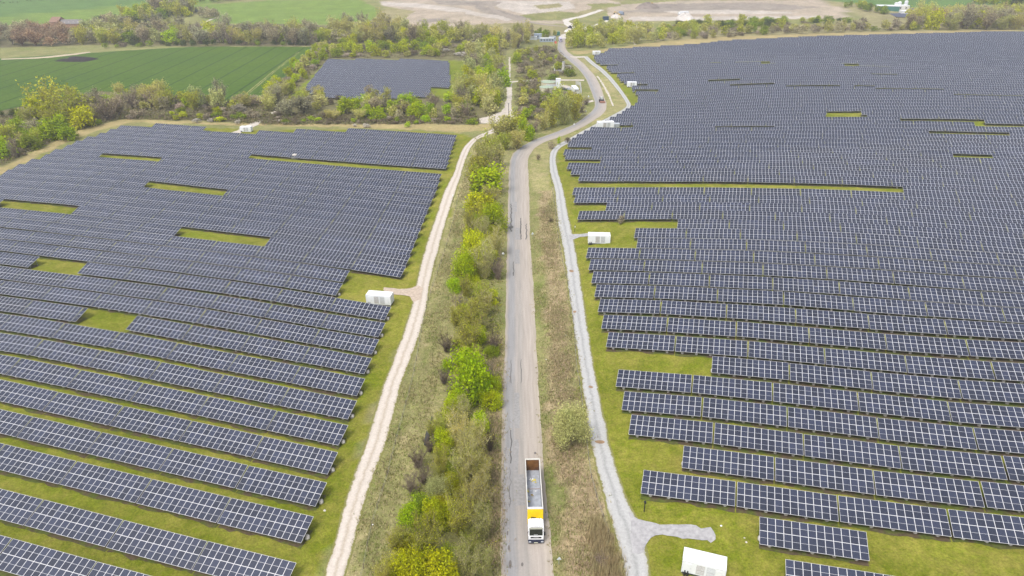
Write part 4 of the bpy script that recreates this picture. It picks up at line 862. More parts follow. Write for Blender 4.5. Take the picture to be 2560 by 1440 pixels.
scatter([(0,330),(60,300),(240,250),(300,250),(310,290),(180,318),(60,385),(0,400)], 46, 'TOLBNGAON', (6, 12), (.5, .9), 'in the thicket beside the crop field', 3)
scatter([(0,400),(60,388),(180,325),(300,298),(250,292),(60,350),(0,370)], 34, 'NNLNB', (3.5, 6), (.4, .6), 'in the low scrub above the solar field', 4, .4)
scatter([(648,250),(672,225),(770,140),(800,125),(826,135),(740,220),(700,258)], 38, 'YGNNPBYT', (6, 11), (.55, .8), 'in the hedge beside the small solar field', 5)
scatter([(690,262),(760,246),(1060,250),(1150,256),(1180,290),(1140,300),(760,300),(690,292)], 44, 'TTAANOBG', (6, 11), (.6, 1.0), 'below the small solar field', 6)
scatter([(690,298),(1190,298),(1200,310),(900,310),(690,312)], 42, 'NNPLNG', (4, 7), (.4, .6), 'in the low scrub above the solar field', 7, .4)
scatter([(1165,175),(1180,130),(1235,125),(1262,190),(1255,265),(1240,285),(1190,300),(1160,280),(1140,250)], 44, 'SSOTYGTB', (7, 13), (.7, 1.1), 'between small solar field and chalk track', 8)
scatter([(1290,130),(1385,120),(1400,160),(1450,200),(1340,200),(1290,196)], 50, 'NNBTPLYNO', (4, 11), (.4, .7), 'in the scrub around the works compound', 9)
scatter([(1295,215),(1350,206),(1350,250),(1385,262),(1340,300),(1295,290)], 36, 'NBPTLNO', (4, 10), (.45, .7), 'in the scrub below the works compound', 10)
scatter([(1384,222),(1384,235),(1420,240),(1462,255),(1450,262),(1350,262),(1350,240)], 14, 'NBOL', (4, 7), (.5, .7), 'in the scrub below the works compound', 11)
scatter([(780,116),(830,104),(1190,104),(1270,115),(1256,135),(1160,147),(815,145)], 90, 'YLYNTYWNPO', (8, 13), (.45, .65), 'in the shrubs above the small solar field', 12)
scatter([(800,100),(830,85),(1200,92),(1270,105),(1250,112),(800,110)], 70, 'TTTTAOY', (10, 16), (.55, .8), 'in the wood beyond the small solar field', 13)
scatter([(800,85),(860,72),(1000,78),(1040,90),(830,92)], 14, 'SAT', (10, 16), (.8, 1.0), 'in the wood beyond the small solar field', 14)
scatter([(-40,118),(-40,92),(160,88),(178,112),(100,119)], 26, 'RRRA', (13, 20), (.5, .72), 'in the reddish wood by the farm', 15)
scatter([(178,112),(212,90),(270,72),(420,85),(420,108),(250,112)], 60, 'ADDLASTTO', (12, 19), (.5, .8), 'in the wood beyond the crop field', 16)
scatter([(420,108),(420,84),(780,88),(810,108),(780,114)], 84, 'AAAAGTYATB', (12, 18), (.6, .85), 'in the wood beyond the crop field', 17)
scatter([(420,116),(780,114),(790,110),(420,110)], 22, 'DDLN', (6, 9), (.5, .7), 'in the wood edge along the crop field', 18)
scatter([(245,122),(460,116),(460,110),(330,112)], 14, 'NLD', (6, 10), (.5, .6), 'in the wood edge along the crop field', 19)
scatter([(300,50),(400,25),(470,18),(480,40),(400,50),(330,55)], 40, 'YOATDLA', (14, 22), (.55, .8), 'in the spinney between the upper fields', 20)
scatter([(470,14),(470,6),(560,-2),(600,0),(540,8)], 10, 'DLT', (10, 14), (.7, 1.0), 'in the top hedge between the fields', 21)
scatter([(500,38),(545,40),(540,48),(505,48)], 6, 'A', (10, 14), (.6, .9), 'by the chalk bend in the upper field', 22)
for x, y, w_, h_ in ((258,52,34,16),(285,54,40,18),(315,56,40,18),(335,60,30,14),(350,70,16,22),(367,76,24,28),(493,34,14,16)): plant(x, y, w_, h_, 'C', 'among the bare trees by the farm')
scatter([(1415,122),(1420,108),(1440,84),(1560,70),(1610,90),(1640,108),(1510,120)], 64, 'OOTYTOTS', (9, 14), (.6, .85), 'in the wood beyond the gatehouse', 23)
scatter([(1620,104),(1600,84),(1900,78),(2300,72),(2300,76),(1900,90),(1700,100)], 90, 'NNTBOLAPT', (8, 14), (.4, .75), 'in the scrub beyond the big solar field', 24)
scatter([(1650,72),(1760,60),(2120,54),(2160,58),(1900,68),(1660,84)], 60, 'DLLNO', (9, 15), (.4, .6), 'in the scrub below the landfill', 25)
scatter([(2270,76),(2280,52),(2400,40),(2620,40),(2620,74),(2440,76)], 80, 'RTAYOTAT', (14, 22), (.5, .8), 'in the wood beyond the big solar field', 26)
scatter([(2110,18),(2130,12),(2222,32),(2212,38)], 14, 'DLO', (8, 12), (.6, .8), 'in the hedge by the white farm', 27)
scatter([(2430,8),(2430,2),(2620,14),(2620,24)], 16, 'DLYO', (11, 16), (.7, .9), 'in the hedge on the far rise', 28)
scatter([(1330,88),(1390,84),(1392,92),(1350,94)], 6, 'TLN', (7, 10), (.6, .9), 'by the gatehouse', 29)
scatter([(1255,120),(1300,100),(1330,98),(1330,112),(1290,124)], 12, 'TTTB', (8, 12), (1, 1.3), 'by the gatehouse', 30)
def on_gravel(x, y): return False
CNT = {}
for p in plants: p.append(float(PX(np.array([p[0], p[1], gz1(p[0], p[1])]))[2]))
plants.sort(key=lambda p: p[-1])
big = []; small = []
for nm_ in ('tree', 'shrub'):
    g_ = sorted([p for p in plants if KIND[p[4]][5] == nm_], key=lambda p: -p[2] * p[3] / p[-1] ** 2); big += g_[:295]; small += g_[295:]
plants = sorted(big, key=lambda p: p[-1])
tot = {}
for p in plants: tot[(p[4], p[5])] = tot.get((p[4], p[5]), 0) + 1
prnd = random.Random(5)
for (x, y, wm, hm, k, place, _, zc) in plants:
    pn_, pf_, cc, tc, words_, nm = KIND[k]
    pr = PROTO[pn_ if (zc < 235 and wm * FPX / zc > 26) else pf_]; tr, cr = prnd.choice(pr)
    r_ = empty({'shrub': 'shrub', 'tree': 'tree'}[nm], (x, y, gz1(x, y) - .05), prnd.uniform(0, 6.28), (wm, wm * prnd.uniform(.88, 1.12), hm))
    v = prnd.uniform(.8, 1.22); u_ = prnd.uniform(.9, 1.1)
    o = link('trunk', tr, r_); o.color = (tc[0] * v, tc[1] * v, tc[2] * v, 1)
    o = link('crown', cr, r_); o.color = (cc[0] * v * u_, cc[1] * v, cc[2] * v, 1)
    i = CNT.get((k, place), 0); CNT[(k, place)] = i + 1
    lab = f'{words_} {nm} {place}' if tot[(k, place)] == 1 else f'{words_} {nm}, {ordw(i)} from the front {place}'
    tag(r_, lab, nm, nm + 's ' + place)
print('plants', len(plants), len(small))
def merged_plants():
    r = np.random.default_rng(77); Vs = []; Cs = []
    def light(seed, n, size, tw):
        q = np.random.default_rng(seed); L = lobes(q, 9); w_ = np.array([l[3] ** 2 for l in L]); w_ /= w_.sum(); i = q.choice(len(L), n, p=w_); C = np.array([l[:3] for l in L])[i]; s = np.array([l[3] for l in L])[i]
        d = q.normal(size=(n, 3)); d /= np.linalg.norm(d, axis=1)[:, None]; P = C + d * (s * q.uniform(.3, 1.1, n))[:, None]; P[: n // 4, 2] *= .5; P[:, 2] = np.clip(P[:, 2], .03, 1); return leaf_quads(P, size, q)
    LP = [light(90 + i, 420, .05, 0) for i in range(5)]
    for (x, y, wm, hm, k, place, _, zc) in small:
        V = LP[r.integers(5)]; a = r.uniform(0, 6.28); ca, sa = math.cos(a), math.sin(a)
        W_ = np.stack([(V[:, 0] * ca - V[:, 1] * sa) * wm + x, (V[:, 0] * sa + V[:, 1] * ca) * wm + y, V[:, 2] * hm + gz1(x, y) - .05], -1)
        c = np.array(KIND[k][2]) * r.uniform(.8, 1.2); Vs.append(W_); Cs.append(np.tile(c, (len(W_), 1)))
    V = np.concatenate(Vs); C = np.concatenate(Cs); m = leafmat('far_foliage'); n = m.node_tree; at = n.nodes.new('ShaderNodeAttribute'); at.attribute_name = 'tint'
    for nd in list(n.nodes):
        if nd.type == 'HUE_SAT': n.links.new(at.outputs['Color'], nd.inputs['Color'])
    me = np_mesh('far_thicket', V, np.arange(len(V)).reshape(-1, 4), m); ca_ = me.color_attributes.new('tint', 'FLOAT_COLOR', 'POINT'); ca_.data.foreach_set('color', np.concatenate([C, np.ones((len(C), 1))], 1).astype(np.float32).ravel())
    tag(link('far_thicket', me), 'the many small bushes and young trees filling the hedges and woods far off', 'thicket', kind='stuff')
merged_plants()

# ------------------------------------------------------------------ rough grass, undergrowth and litter: uncountable, one object each
def blades(name, polys, n, hgt, wid, cols, lab, cat, seed, lean=.5, edge=.6):
    r = np.random.default_rng(seed); P = []
    for poly, share in polys:
        C = U(*np.array(poly, float).T)[:, :2]; lo, hi = C.min(0), C.max(0); want = int(n * share); got = 0
        while got < want:
            q = r.uniform(lo, hi, (want * 2, 2)); q = q[poly_in(q[:, 0], q[:, 1], C)]; d = vn(q[:, 0], q[:, 1], 3.5, seed) * .6 + vn(q[:, 0], q[:, 1], 11, seed + 1) * .4; q = q[d > r.uniform(.25, .7, len(q))]; q = (q + r.normal(size=q.shape) * edge)[:want - got]; P.append(q); got += len(q)
    P = np.concatenate(P); n = len(P); z = gz(P[:, 0], P[:, 1]); B = np.column_stack([P, z])
    nb = 4; B = np.repeat(B, nb, 0); m = len(B); az = r.uniform(0, 6.28, m); B[:, :2] += r.normal(size=(m, 2)) * .15
    h = hgt * r.uniform(.5, 1.3, m); t = np.stack([np.cos(az) * h * lean * r.uniform(.2, 1, m), np.sin(az) * h * lean * r.uniform(.2, 1, m), h], -1); s = np.stack([-np.sin(az), np.cos(az), 0 * az], -1) * wid
    V = np.stack([B - s, B + s, B + t], 1).reshape(-1, 3); F = np.arange(len(V)).reshape(-1, 3)
    mi = r.integers(0, len(cols), m); me = np_mesh(name, V, F, cols, mi); tag(link(name, me), lab, cat, kind='stuff')
def bmat(n_, c):
    m = leafmat(n_, .25, .7, 1.3)
    for nd in m.node_tree.nodes:
        if nd.type == 'HUE_SAT':
            for l in list(m.node_tree.links):
                if l.to_node == nd and l.to_socket.name == 'Color': m.node_tree.links.remove(l)
            nd.inputs['Color'].default_value = tuple(c) + (1,)
    return m
M_straw = bmat('dry_grass', (.46, .39, .22)); M_green = bmat('fresh_grass', (.19, .22, .05)); M_bram = bmat('dead_bramble', (.36, .27, .18)); M_dk = bmat('dark_bramble', (.19, .155, .095)); M_sol = bmat('field_grass', (.15, .16, .02))
LV = [(870,1440),(900,1300),(960,1130),(1010,960),(1062,800),(1100,660),(1150,480),(1185,370),(1225,340),(1225,400),(1180,520),(1140,700),(1110,900),(1060,1100),(1000,1250),(950,1440)]
blades('rough_grass', [(LV, .5), ([(1235,480),(1262,480),(1255,800),(1248,1440),(1215,1440)], .06), ([(1385,1440),(1350,1000),(1330,600),(1385,480),(1412,650),(1450,920),(1490,1200),(1560,1440)], .3)], 17000, .42, .06, [M_straw, M_straw, M_green], 'rough dry grass growing along both verges of the road', 'grass', 5)
blades('dead_undergrowth', [([(1225,1440),(1215,1150),(1228,850),(1246,850),(1242,1440)], .34), ([(1440,1440),(1400,1200),(1380,980),(1370,700),(1350,480),(1372,480),(1400,700),(1440,950),(1470,1160),(1540,1440)], .66)], 11500, .5, .05, [M_bram, M_straw, M_straw, M_bram, M_green], 'tangled dead brown undergrowth in strips beside the road', 'undergrowth', 6, .9, 1.0)
blades('reed_bed', [([(1475,1300),(1500,1300),(1552,1440),(1560,1500),(1510,1500),(1490,1400)], 1)], 1500, 1.6, .05, [M_straw, bmat('reed', (.45, .36, .2))], 'tall pale reeds in the ditch beside the grey track', 'reeds', 8, .25)
def mounds(name, polys, n, rad, m, lab, cat, seed):
    r = np.random.default_rng(seed); V = []; 
    for poly, share in polys:
        C = U(*np.array(poly, float).T)[:, :2]; lo, hi = C.min(0), C.max(0); k = 0; want = int(n * share)
        while k < want:
            q = r.uniform(lo, hi, (want * 2, 2)); q = q[poly_in(q[:, 0], q[:, 1], C)][:want - k]; k += len(q); z = gz(q[:, 0], q[:, 1])
            for _ in range(26):
                d = r.normal(size=(len(q), 3)); d[:, 2] = np.abs(d[:, 2]); d /= np.linalg.norm(d, axis=1)[:, None]; s = rad * r.uniform(.6, 1.2, len(q))
                V.append(leaf_quads(np.column_stack([q, z]) + d * s[:, None] * np.array([1.2, 1.2, .8]), rad * .22, r))
    V = np.concatenate(V); F = np.arange(len(V)).reshape(-1, 4); mi = r.integers(0, len(m), len(F)); tag(link(name, np_mesh(name, V, F, m, mi)), lab, cat, kind='stuff')
SCP = [[(0,372),(60,350),(250,290),(640,290),(690,285),(690,312),(480,301),(300,298),(180,325),(60,386),(0,412)], [(690,285),(1190,290),(1200,310),(900,311),(690,312)], [(0,290),(230,245),(650,256),(690,280),(300,290),(0,350)],
   [(1292,300),(1292,210),(1350,206),(1385,262),(1330,310)], [(1290,200),(1290,125),(1385,115),(1445,190)], [(780,147),(780,116),(1260,112),(1250,150),(1165,147)], [(650,252),(790,120),(826,140),(700,262)],[(1140,252),(1165,170),(1262,190),(1240,290),(1190,302)]]
mounds('scrub_undergrowth', list(zip(SCP, (.22, .14, .22, .08, .10, .14, .06, .04))), 3600, 1.5, [M_dk, bmat('scrub_twig', (.24, .20, .12)), bmat('scrub_leaf', (.16, .185, .04)), M_dk], 'dark low scrub filling the ground between the hedgerow trees', 'scrub', 9)
mounds('belt_undergrowth', [([(1190,400),(1250,400),(1250,900),(1235,1440),(960,1440),(1030,1200),(1120,980),(1140,700)], 1)], 900, .8, [bmat('belt_twig', (.28, .25, .12)), bmat('belt_leaf', (.25, .28, .04)), bmat('belt_bud', (.36, .36, .06)), bmat('belt_straw', (.38, .33, .17))], 'low undergrowth beneath the shrubs of the belt beside the road', 'undergrowth', 10)

# ------------------------------------------------------------------ white equipment cabins
M_louv = mat('grey_louvre', (.32, .33, .33), .6); M_mesh = mat('brown_grey_mesh', (.26, .23, .20), .8, var=.35, vs=4)
def cabin(px, py, L, W_, Hh, rz, lab, front_detail=True, roof_over=.03):
    p = U1(px, py); r = empty('equipment_cabin', (p[0], p[1], gz1(p[0], p[1])), rz); tag(r, lab, 'cabin', 'white equipment cabins')
    b = MB(); b.box(-L/2 + .1, L/2 - .1, -W_/2 + .1, W_/2 - .1, -.6, .22); b.obj('plinth', M_darkgrey, r)
    b = MB(); b.box(-L/2, L/2, -W_/2, W_/2, .22, Hh); b.obj('wall', M_white, r, bevel=.03)
    b = MB(); e = roof_over; b.hexa([(-L/2-e,-W_/2-e,Hh+.002),(L/2+e,-W_/2-e,Hh+.002),(L/2+e,W_/2+e,Hh+.002),(-L/2-e,W_/2+e,Hh+.002),(-L/2-e,-W_/2-e,Hh+.08),(L/2+e,-W_/2-e,Hh+.08),(L/2+e,W_/2+e,Hh+.12),(-L/2-e,W_/2+e,Hh+.12)]); b.obj('roof', M_whiteroof, r)
    for x in (-L/2 + .03, L/2 - .03):
        for y in (-W_/2, W_/2):
            b = MB(); b.box(x - .07, x + .07, y - .04, y + .04, .2, Hh); b.obj('corner_post', M_white, r)
    b = MB(); b.box(-L*.43, -L*.28, -W_/2 - .05, -W_/2 - .004, .45, Hh - .35); d = b.obj('door', M_white, r)
    b = MB(); b.box(-L*.30, -L*.295, -W_/2 - .09, -W_/2 - .052, 1.2, 1.45); b.obj('handle', M_grey, d)
    for i, x in enumerate((-L*.17, L*.07)):
        for j, z in enumerate((.50, Hh/2 + .16)):
            b = MB(); ww, hh = L*.19, Hh/2 - .42
            b.box(x, x + ww, -W_/2 - .03, -W_/2 - .004, z, z + hh); g = b.obj('louvre_panel', M_mesh if i == 0 else M_louv, r)
            b = MB()
            for t in range(5): b.box(x + .02, x + ww - .02, -W_/2 - .06, -W_/2 - .032, z + .08 + t * hh / 5.4, z + .13 + t * hh / 5.4)
            b.box(x - .05, x, -W_/2 - .06, -W_/2 - .004, z - .04, z + hh + .04); b.box(x + ww, x + ww + .05, -W_/2 - .06, -W_/2 - .004, z - .04, z + hh + .04)
            b.obj('louvre_frame', M_white, g)
    b = MB(); b.box(L*.30, L*.42, -W_/2 - .05, -W_/2 - .004, .45, Hh - .35); b.obj('door', M_white, r)
    for y in (-W_*.2, W_*.22):
        b = MB(); b.box(L/2 + .004, L/2 + .05, y - W_*.17, y + W_*.17, .4, Hh - .3); b.obj('end_panel', M_white, r)
    b = MB()
    for x in (-L*.42, -L*.35): b.tube((x, -W_/2 - .25, -.1), (x, -W_/2 - .25, .42), .16, .16, 8); b.tube((x, -W_/2 - .25, .42), (x, -W_/2 - .05, .7), .09, .09, 6)
    b.obj('cable_duct', M_dark, r)
    return r
cabin(1757, 1427, 6.1, 2.5, 2.5, PSR - .02, 'white equipment cabin beside the grey gravel spur near the truck')
cabin(951, 757, 6.6, 2.6, 2.7, -.16, 'white equipment cabin at the end of the pink gravel spur')
cabin(1497, 606, 6.6, 2.6, 2.7, -.07, 'white equipment cabin on grass beside the grey track spur')
cabin(617, 329, 5.4, 2.4, 2.5, -.05, 'white equipment cabin by the chalk cross tracks above the solar field')
cabin(1579, 217, 5.8, 2.6, 3.0, 0.0, 'white equipment cabin in a notch of the big field beyond the second bend')
cabin(1491, 137, 6.0, 2.8, 2.8, 0.02, 'white equipment cabin at the far corner of the big solar field')
cabin(1513, 320, 8.2, 3.0, 3.2, .10, 'long white equipment cabin with grey side unit where the grey track bends')
p = U1(1541, 317); r = empty('transformer_unit', (p[0], p[1], gz1(p[0], p[1])), .1); tag(r, 'small pale grey transformer unit at the end of the long white cabin', 'transformer')
b = MB(); b.box(-1.4, 1.4, -.9, .9, -.3, 1.8); b.obj('body', mat('pale_grey_metal', (.42, .45, .49), .5), r); b = MB()
for i in range(7): b.box(-1.3 + i * .4, -1.2 + i * .4, -1.05, -.904, .3, 1.6)
b.obj('cooling_fins', M_grey, r)

# ------------------------------------------------------------------ tipper lorry on the road
pf = U1(1339.5, 1361); pr_ = U1(1331, 1175)
TR = empty('articulated_lorry', (pf[0] + .02, pf[1], gz1(pf[0], pf[1]) + .09), 0.0)
dirv = np.array([4.05 - pf[0], 95.0 - pf[1]]); TR.rotation_euler = (0, 0, -math.atan2(.0, 1) + .012)
tag(TR, 'white cab lorry with open grey and yellow tipper trailer driving down the road', 'lorry')
# local: +Y back along the lorry, front bumper at y=0
M_cab = mat('white_cab_paint', (.80, .80, .80), .3, var=.03); M_scr = mat('dark_windscreen', (.012, .014, .016), .08, spec=.8); M_yel = mat('yellow_paint', (.80, .58, .010), .45, var=.08, vs=1.2, c2=(.72, .48, .012), c2s=.9)
M_alu = mat('worn_aluminium_floor', (.40, .42, .455), .5, var=.2, vs=1.5, metal=.15); M_rust = mat('rusty_tailgate', (.18, .08, .022), .85, var=.4, vs=1.2, c2=(.12, .055, .025), c2s=.7); M_navy = mat('dark_navy_bumper', (.02, .025, .05), .4)
M_lamp = mat('lamp_glass', (.55, .57, .6), .1); M_plate = mat('number_plate', (.7, .68, .5), .5); M_side = mat('grey_trailer_side', (.40, .41, .43), .5, var=.1)
cw = 1.22
b = MB()
prof = [(0.02, .95), (0.0, 1.75), (.45, 2.80), (.60, 2.96), (1.1, 3.08), (2.25, 3.12), (2.25, .95)]
n_ = len(prof); b.add([(-cw, y, z) for y, z in prof] + [(cw, y, z) for y, z in prof], [tuple(range(n_)), tuple(range(2 * n_ - 1, n_ - 1, -1))] + [(i, n_ + i, n_ + (i + 1) % n_, (i + 1) % n_) for i in range(n_)])
b.obj('cab', M_cab, TR, bevel=.05)
def front(z, off=0.0):   # y on the sloped front
    return (0.0 if z < 1.75 else .4286 * (z - 1.75)) - off
b = MB(); b.hexa([(-1.06, front(1.86, .03), 1.86), (1.06, front(1.86, .03), 1.86), (1.06, front(1.86) + .02, 1.86), (-1.06, front(1.86) + .02, 1.86), (-1.05, front(2.78, .03), 2.78), (1.05, front(2.78, .03), 2.78), (1.05, front(2.78) + .02, 2.78), (-1.05, front(2.78) + .02, 2.78)])
ws = b.obj('windscreen', M_scr, TR)
b = MB()
for x in (-.5, .35): b.tube((x, front(1.9, .05), 1.9), (x + .45, front(2.3, .05), 2.3), .015, .015, 4)
b.obj('wiper', M_dark, ws)
b = MB(); b.box(-.35, .25, front(1.95, .036), front(1.95, .032), 1.92, 2.02); b.obj('dashboard_paper', M_white, ws)
b = MB(); b.hexa([(-1.1, .36, 2.86), (1.1, .36, 2.86), (1.1, .58, 2.97), (-1.1, .58, 2.97), (-1.1, .36, 2.90), (1.1, .36, 2.90), (1.1, .58, 3.01), (-1.1, .58, 3.01)]); b.obj('sun_visor', mat('smoked_visor', (.25, .25, .2), .3), TR)
b = MB(); b.hexa([(-1.0, .55, 3.1), (1.0, .55, 3.1), (1.08, 2.2, 3.1), (-1.08, 2.2, 3.1), (-.8, 1.2, 3.25), (.8, 1.2, 3.25), (1.0, 2.2, 3.36), (-1.0, 2.2, 3.36)]); b.obj('roof_deflector', M_cab, TR, bevel=.08)
b = MB(); b.box(-.35, .35, .75, 1.25, 3.105, 3.26); b.obj('roof_unit', mat('off_white_plastic', (.6, .6, .57), .5), TR, bevel=.04)
b = MB()
for x in (-.62, .62): b.tube((x, .62, 3.12), (x, 2.25, 3.45), .025, .025, 6)
b.tube((-1.0, .62, 3.14), (1.0, .62, 3.14), .03, .03, 6); b.obj('roof_rail', M_darkgrey, TR)
b = MB(); b.box(-.85, .85, -.035, -.003, 1.32, 1.62); b.obj('grille', M_dark, TR)
b = MB()   # maker's lettering band across the grille
for i, x in enumerate(np.linspace(-.33, .33, 5)): b.box(x - .05, x + .05, -.05, -.037, 1.42, 1.53)
b.obj('grille_lettering', M_silver, TR)
b = MB(); b.box(-1.24, 1.24, -.12, .35, .28, .92); b.box(-1.26, 1.26, .3, 1.0, .35, .9); b.obj('bumper', M_navy, TR, bevel=.06)
for x in (-.98, .98):
    b = MB(); b.box(x - .2, x + .2, -.16, -.122, .55, .74); b.obj('headlight', M_lamp, TR)
    b = MB(); b.hexa([(x - .16, -.05, 1.25), (x + .16, -.05, 1.25), (x + .16, 0, 1.25), (x - .16, 0, 1.25), (x * 1.02 - .1, -.04, 1.75), (x * 1.02 + .1, -.04, 1.75), (x * 1.02 + .1, 0, 1.75), (x * 1.02 - .1, 0, 1.75)]); b.obj('corner_panel', M_cab, TR)
    s_ = 1 if x > 0 else -1
    b = MB(); b.box(s_ * 1.30 - .10, s_ * 1.30 + .12 * s_ + .05, .02, .2, 1.85, 2.55); b.tube((s_ * 1.15, .3, 2.5), (s_ * 1.34, .1, 2.45), .03, .03, 5); b.obj('mirror', M_dark, TR)
    b = MB(); b.hexa([(s_ * 1.226, .35, 1.8), (s_ * 1.226, 1.35, 1.8), (s_ * 1.236, 1.35, 1.8), (s_ * 1.236, .35, 1.8), (s_ * 1.226, .5, 2.65), (s_ * 1.226, 1.3, 2.65), (s_ * 1.236, 1.3, 2.65), (s_ * 1.236, .5, 2.65)]); b.obj('side_window', M_scr, TR)
b = MB(); b.box(-.3, .3, -.135, -.122, .36, .5); b.obj('number_plate', M_plate, TR)
def wheel(y, x):
    b = MB(); s_ = 1 if x > 0 else -1; b.tube((x - .17 * s_, y, .5), (x + .17 * s_, y, .5), .5, .5, 18); t = b.obj('wheel', M_dark, TR)
    b = MB(); b.tube((x + .10 * s_, y, .5), (x + .18 * s_, y, .5), .28, .26, 12); b.obj('rim', M_silver, t)
for y in (1.35, 4.2, 5.5, 11.2, 12.5, 13.8):
    for x in (-1.05, 1.05): wheel(y, x)
b = MB(); b.box(-.45, .45, .9, 7.2, .75, 1.0); b.box(-.6, .6, 7.0, 15.3, .85, 1.2); b.obj('chassis', M_darkgrey, TR)
b = MB(); b.box(-1.0, 1.0, 2.4, 2.7, .8, 2.0); b.box(-1.2, -.7, 2.8, 3.5, .5, 1.0); b.box(.7, 1.2, 2.8, 3.6, .5, 1.0); b.obj('tank', M_silver, TR)
y0, y1, zt = 3.75, 15.35, 3.75
b = MB(); b.box(-1.18, 1.18, y0 + .08, y1 - .05, 1.2, 1.3)
for i in range(20): b.box(-1.12 + i * .118, -1.08 + i * .118, y0 + .6, y1 - .1, 1.3, 1.345)
b.obj('floor', M_alu, TR)
for s_ in (-1, 1):
    b = MB(); b.box(min(s_ * 1.19, s_ * 1.27), max(s_ * 1.19, s_ * 1.27), y0, y1, 1.12, zt)
    for i in range(14): b.box(min(s_ * 1.27, s_ * 1.31), max(s_ * 1.27, s_ * 1.31), y0 + .3 + i * .9, y0 + .38 + i * .9, 1.2, zt - .1)
    b.obj('trailer_side', M_side, TR)
    b = MB(); b.box(min(s_ * 1.17, s_ * 1.30), max(s_ * 1.17, s_ * 1.30), y0, y1, zt + .002, zt + .09); b.obj('top_rail', mat('pale_top_rail', (.6, .58, .52), .5, var=.15), TR)
b = MB(); b.hexa([(-1.27, y0 - .75, 1.15), (1.27, y0 - .75, 1.15), (1.27, y0 - .03, 1.15), (-1.27, y0 - .03, 1.15), (-1.27, y0 - .18, zt + .2), (1.27, y0 - .18, zt + .2), (1.27, y0 - .03, zt + .2), (-1.27, y0 - .03, zt + .2)]); b.obj('front_bulkhead', M_yel, TR)
b = MB(); b.hexa([(-1.18, y0 - .02, 1.3), (1.18, y0 - .02, 1.3), (1.18, y0 + .9, 1.32), (-1.18, y0 + .9, 1.32), (-1.18, y0 - .02, zt - .02), (1.18, y0 - .02, zt - .02), (1.18, y0 + .05, zt - .02), (-1.18, y0 + .05, zt - .02)]); b.obj('inner_bulkhead', M_alu, TR)
b = MB(); b.box(-1.3, 1.3, y0 - .22, y0 + .25, zt + .203, zt + .26); b.obj('bulkhead_cap', M_silver, TR)
b = MB(); b.box(-1.19, 1.19, y1 - .1, y1, 1.15, zt - .02)
for x in (-1.0, -.35, .35, 1.0): b.box(x - .03, x + .03, y1 - .16, y1 - .102, 1.3, zt - .1)
b.obj('tailgate', M_rust, TR)
b = MB(); b.box(-1.3, 1.3, y1 - .12, y1 + .12, zt + .0, zt + .12); b.obj('tailgate_beam', mat('pale_top_rail', (.6, .58, .52), .5, var=.15), TR)
b = MB(); b.tube((-1.19, 9.4, 2.6), (1.19, 9.4, 2.6), .05, .05, 6); b.obj('cross_chain', mat('brown_strap', (.26, .17, .12), .8), TR)
b = MB(); b.hexa([(-.7, y0 - .74, 2.6), (.1, y0 - .78, 2.45), (.1, y0 - .6, 2.45), (-.7, y0 - .6, 2.6), (-.72, y0 - .72, 2.66), (.1, y0 - .76, 2.51), (.1, y0 - .6, 2.51), (-.72, y0 - .6, 2.66)]); b.obj('air_hose', M_dark, TR)
# rubbish left in the trailer
def rag(name, x, y, z, s, m, lab, seed):
    q = random.Random(seed); bm_ = MB()
    for _ in range(7):
        cx, cy = x + q.uniform(-s, s), y + q.uniform(-s, s); a = q.uniform(0, 3); l = s * q.uniform(.3, .6); h = q.uniform(.05, .16)
        v = [(cx + math.cos(a + t) * l, cy + math.sin(a + t) * l * q.uniform(.5, 1), z + (h if k % 2 else .02)) for k, t in enumerate((0, 1.6, 3.1, 4.7))]
        v2 = [(p[0], p[1], p[2] + .03) for p in v]; bm_.add(v + v2, [(3,2,1,0), (4,5,6,7), (0,1,5,4), (1,2,6,5), (2,3,7,6), (3,0,4,7)])
    o = bm_.obj(name, m); o.location = TR.location; o.rotation_euler = TR.rotation_euler; tag(o, lab, 'litter'); return o
M_ybag = mat('yellow_film', (.72, .60, .05), .5); M_wbag = mat('white_film', (.78, .78, .78), .5)
rag('plastic_sheet', .15, 12.5, 1.36, .42, M_ybag, 'crumpled yellow plastic in the middle of the trailer near the tailgate', 1)
rag('plastic_sheet', -.3, 12.7, 1.36, .35, M_wbag, 'crumpled white plastic beside the yellow plastic by the tailgate', 2)
rag('plastic_sheet', -.95, 10.1, 1.36, .25, M_ybag, 'yellow plastic scrap against the trailer wall behind the cross chain', 3)
rag('plastic_sheet', .2, 10.1, 1.36, .25, M_wbag, 'white plastic scrap lying just behind the cross chain', 4)
rag('plastic_sheet', -.25, 9.1, 1.36, .22, mat('brown_film', (.35, .24, .04), .6), 'brown-yellow scrap lying just in front of the cross chain', 5)
rag('plastic_sheet', -.9, 8.6, 1.36, .25, M_wbag, 'white scrap against the trailer wall in front of the chain', 6)
rag('plastic_sheet', -.85, 7.8, 1.36, .22, M_ybag, 'yellow scrap farther forward against the trailer wall', 7)

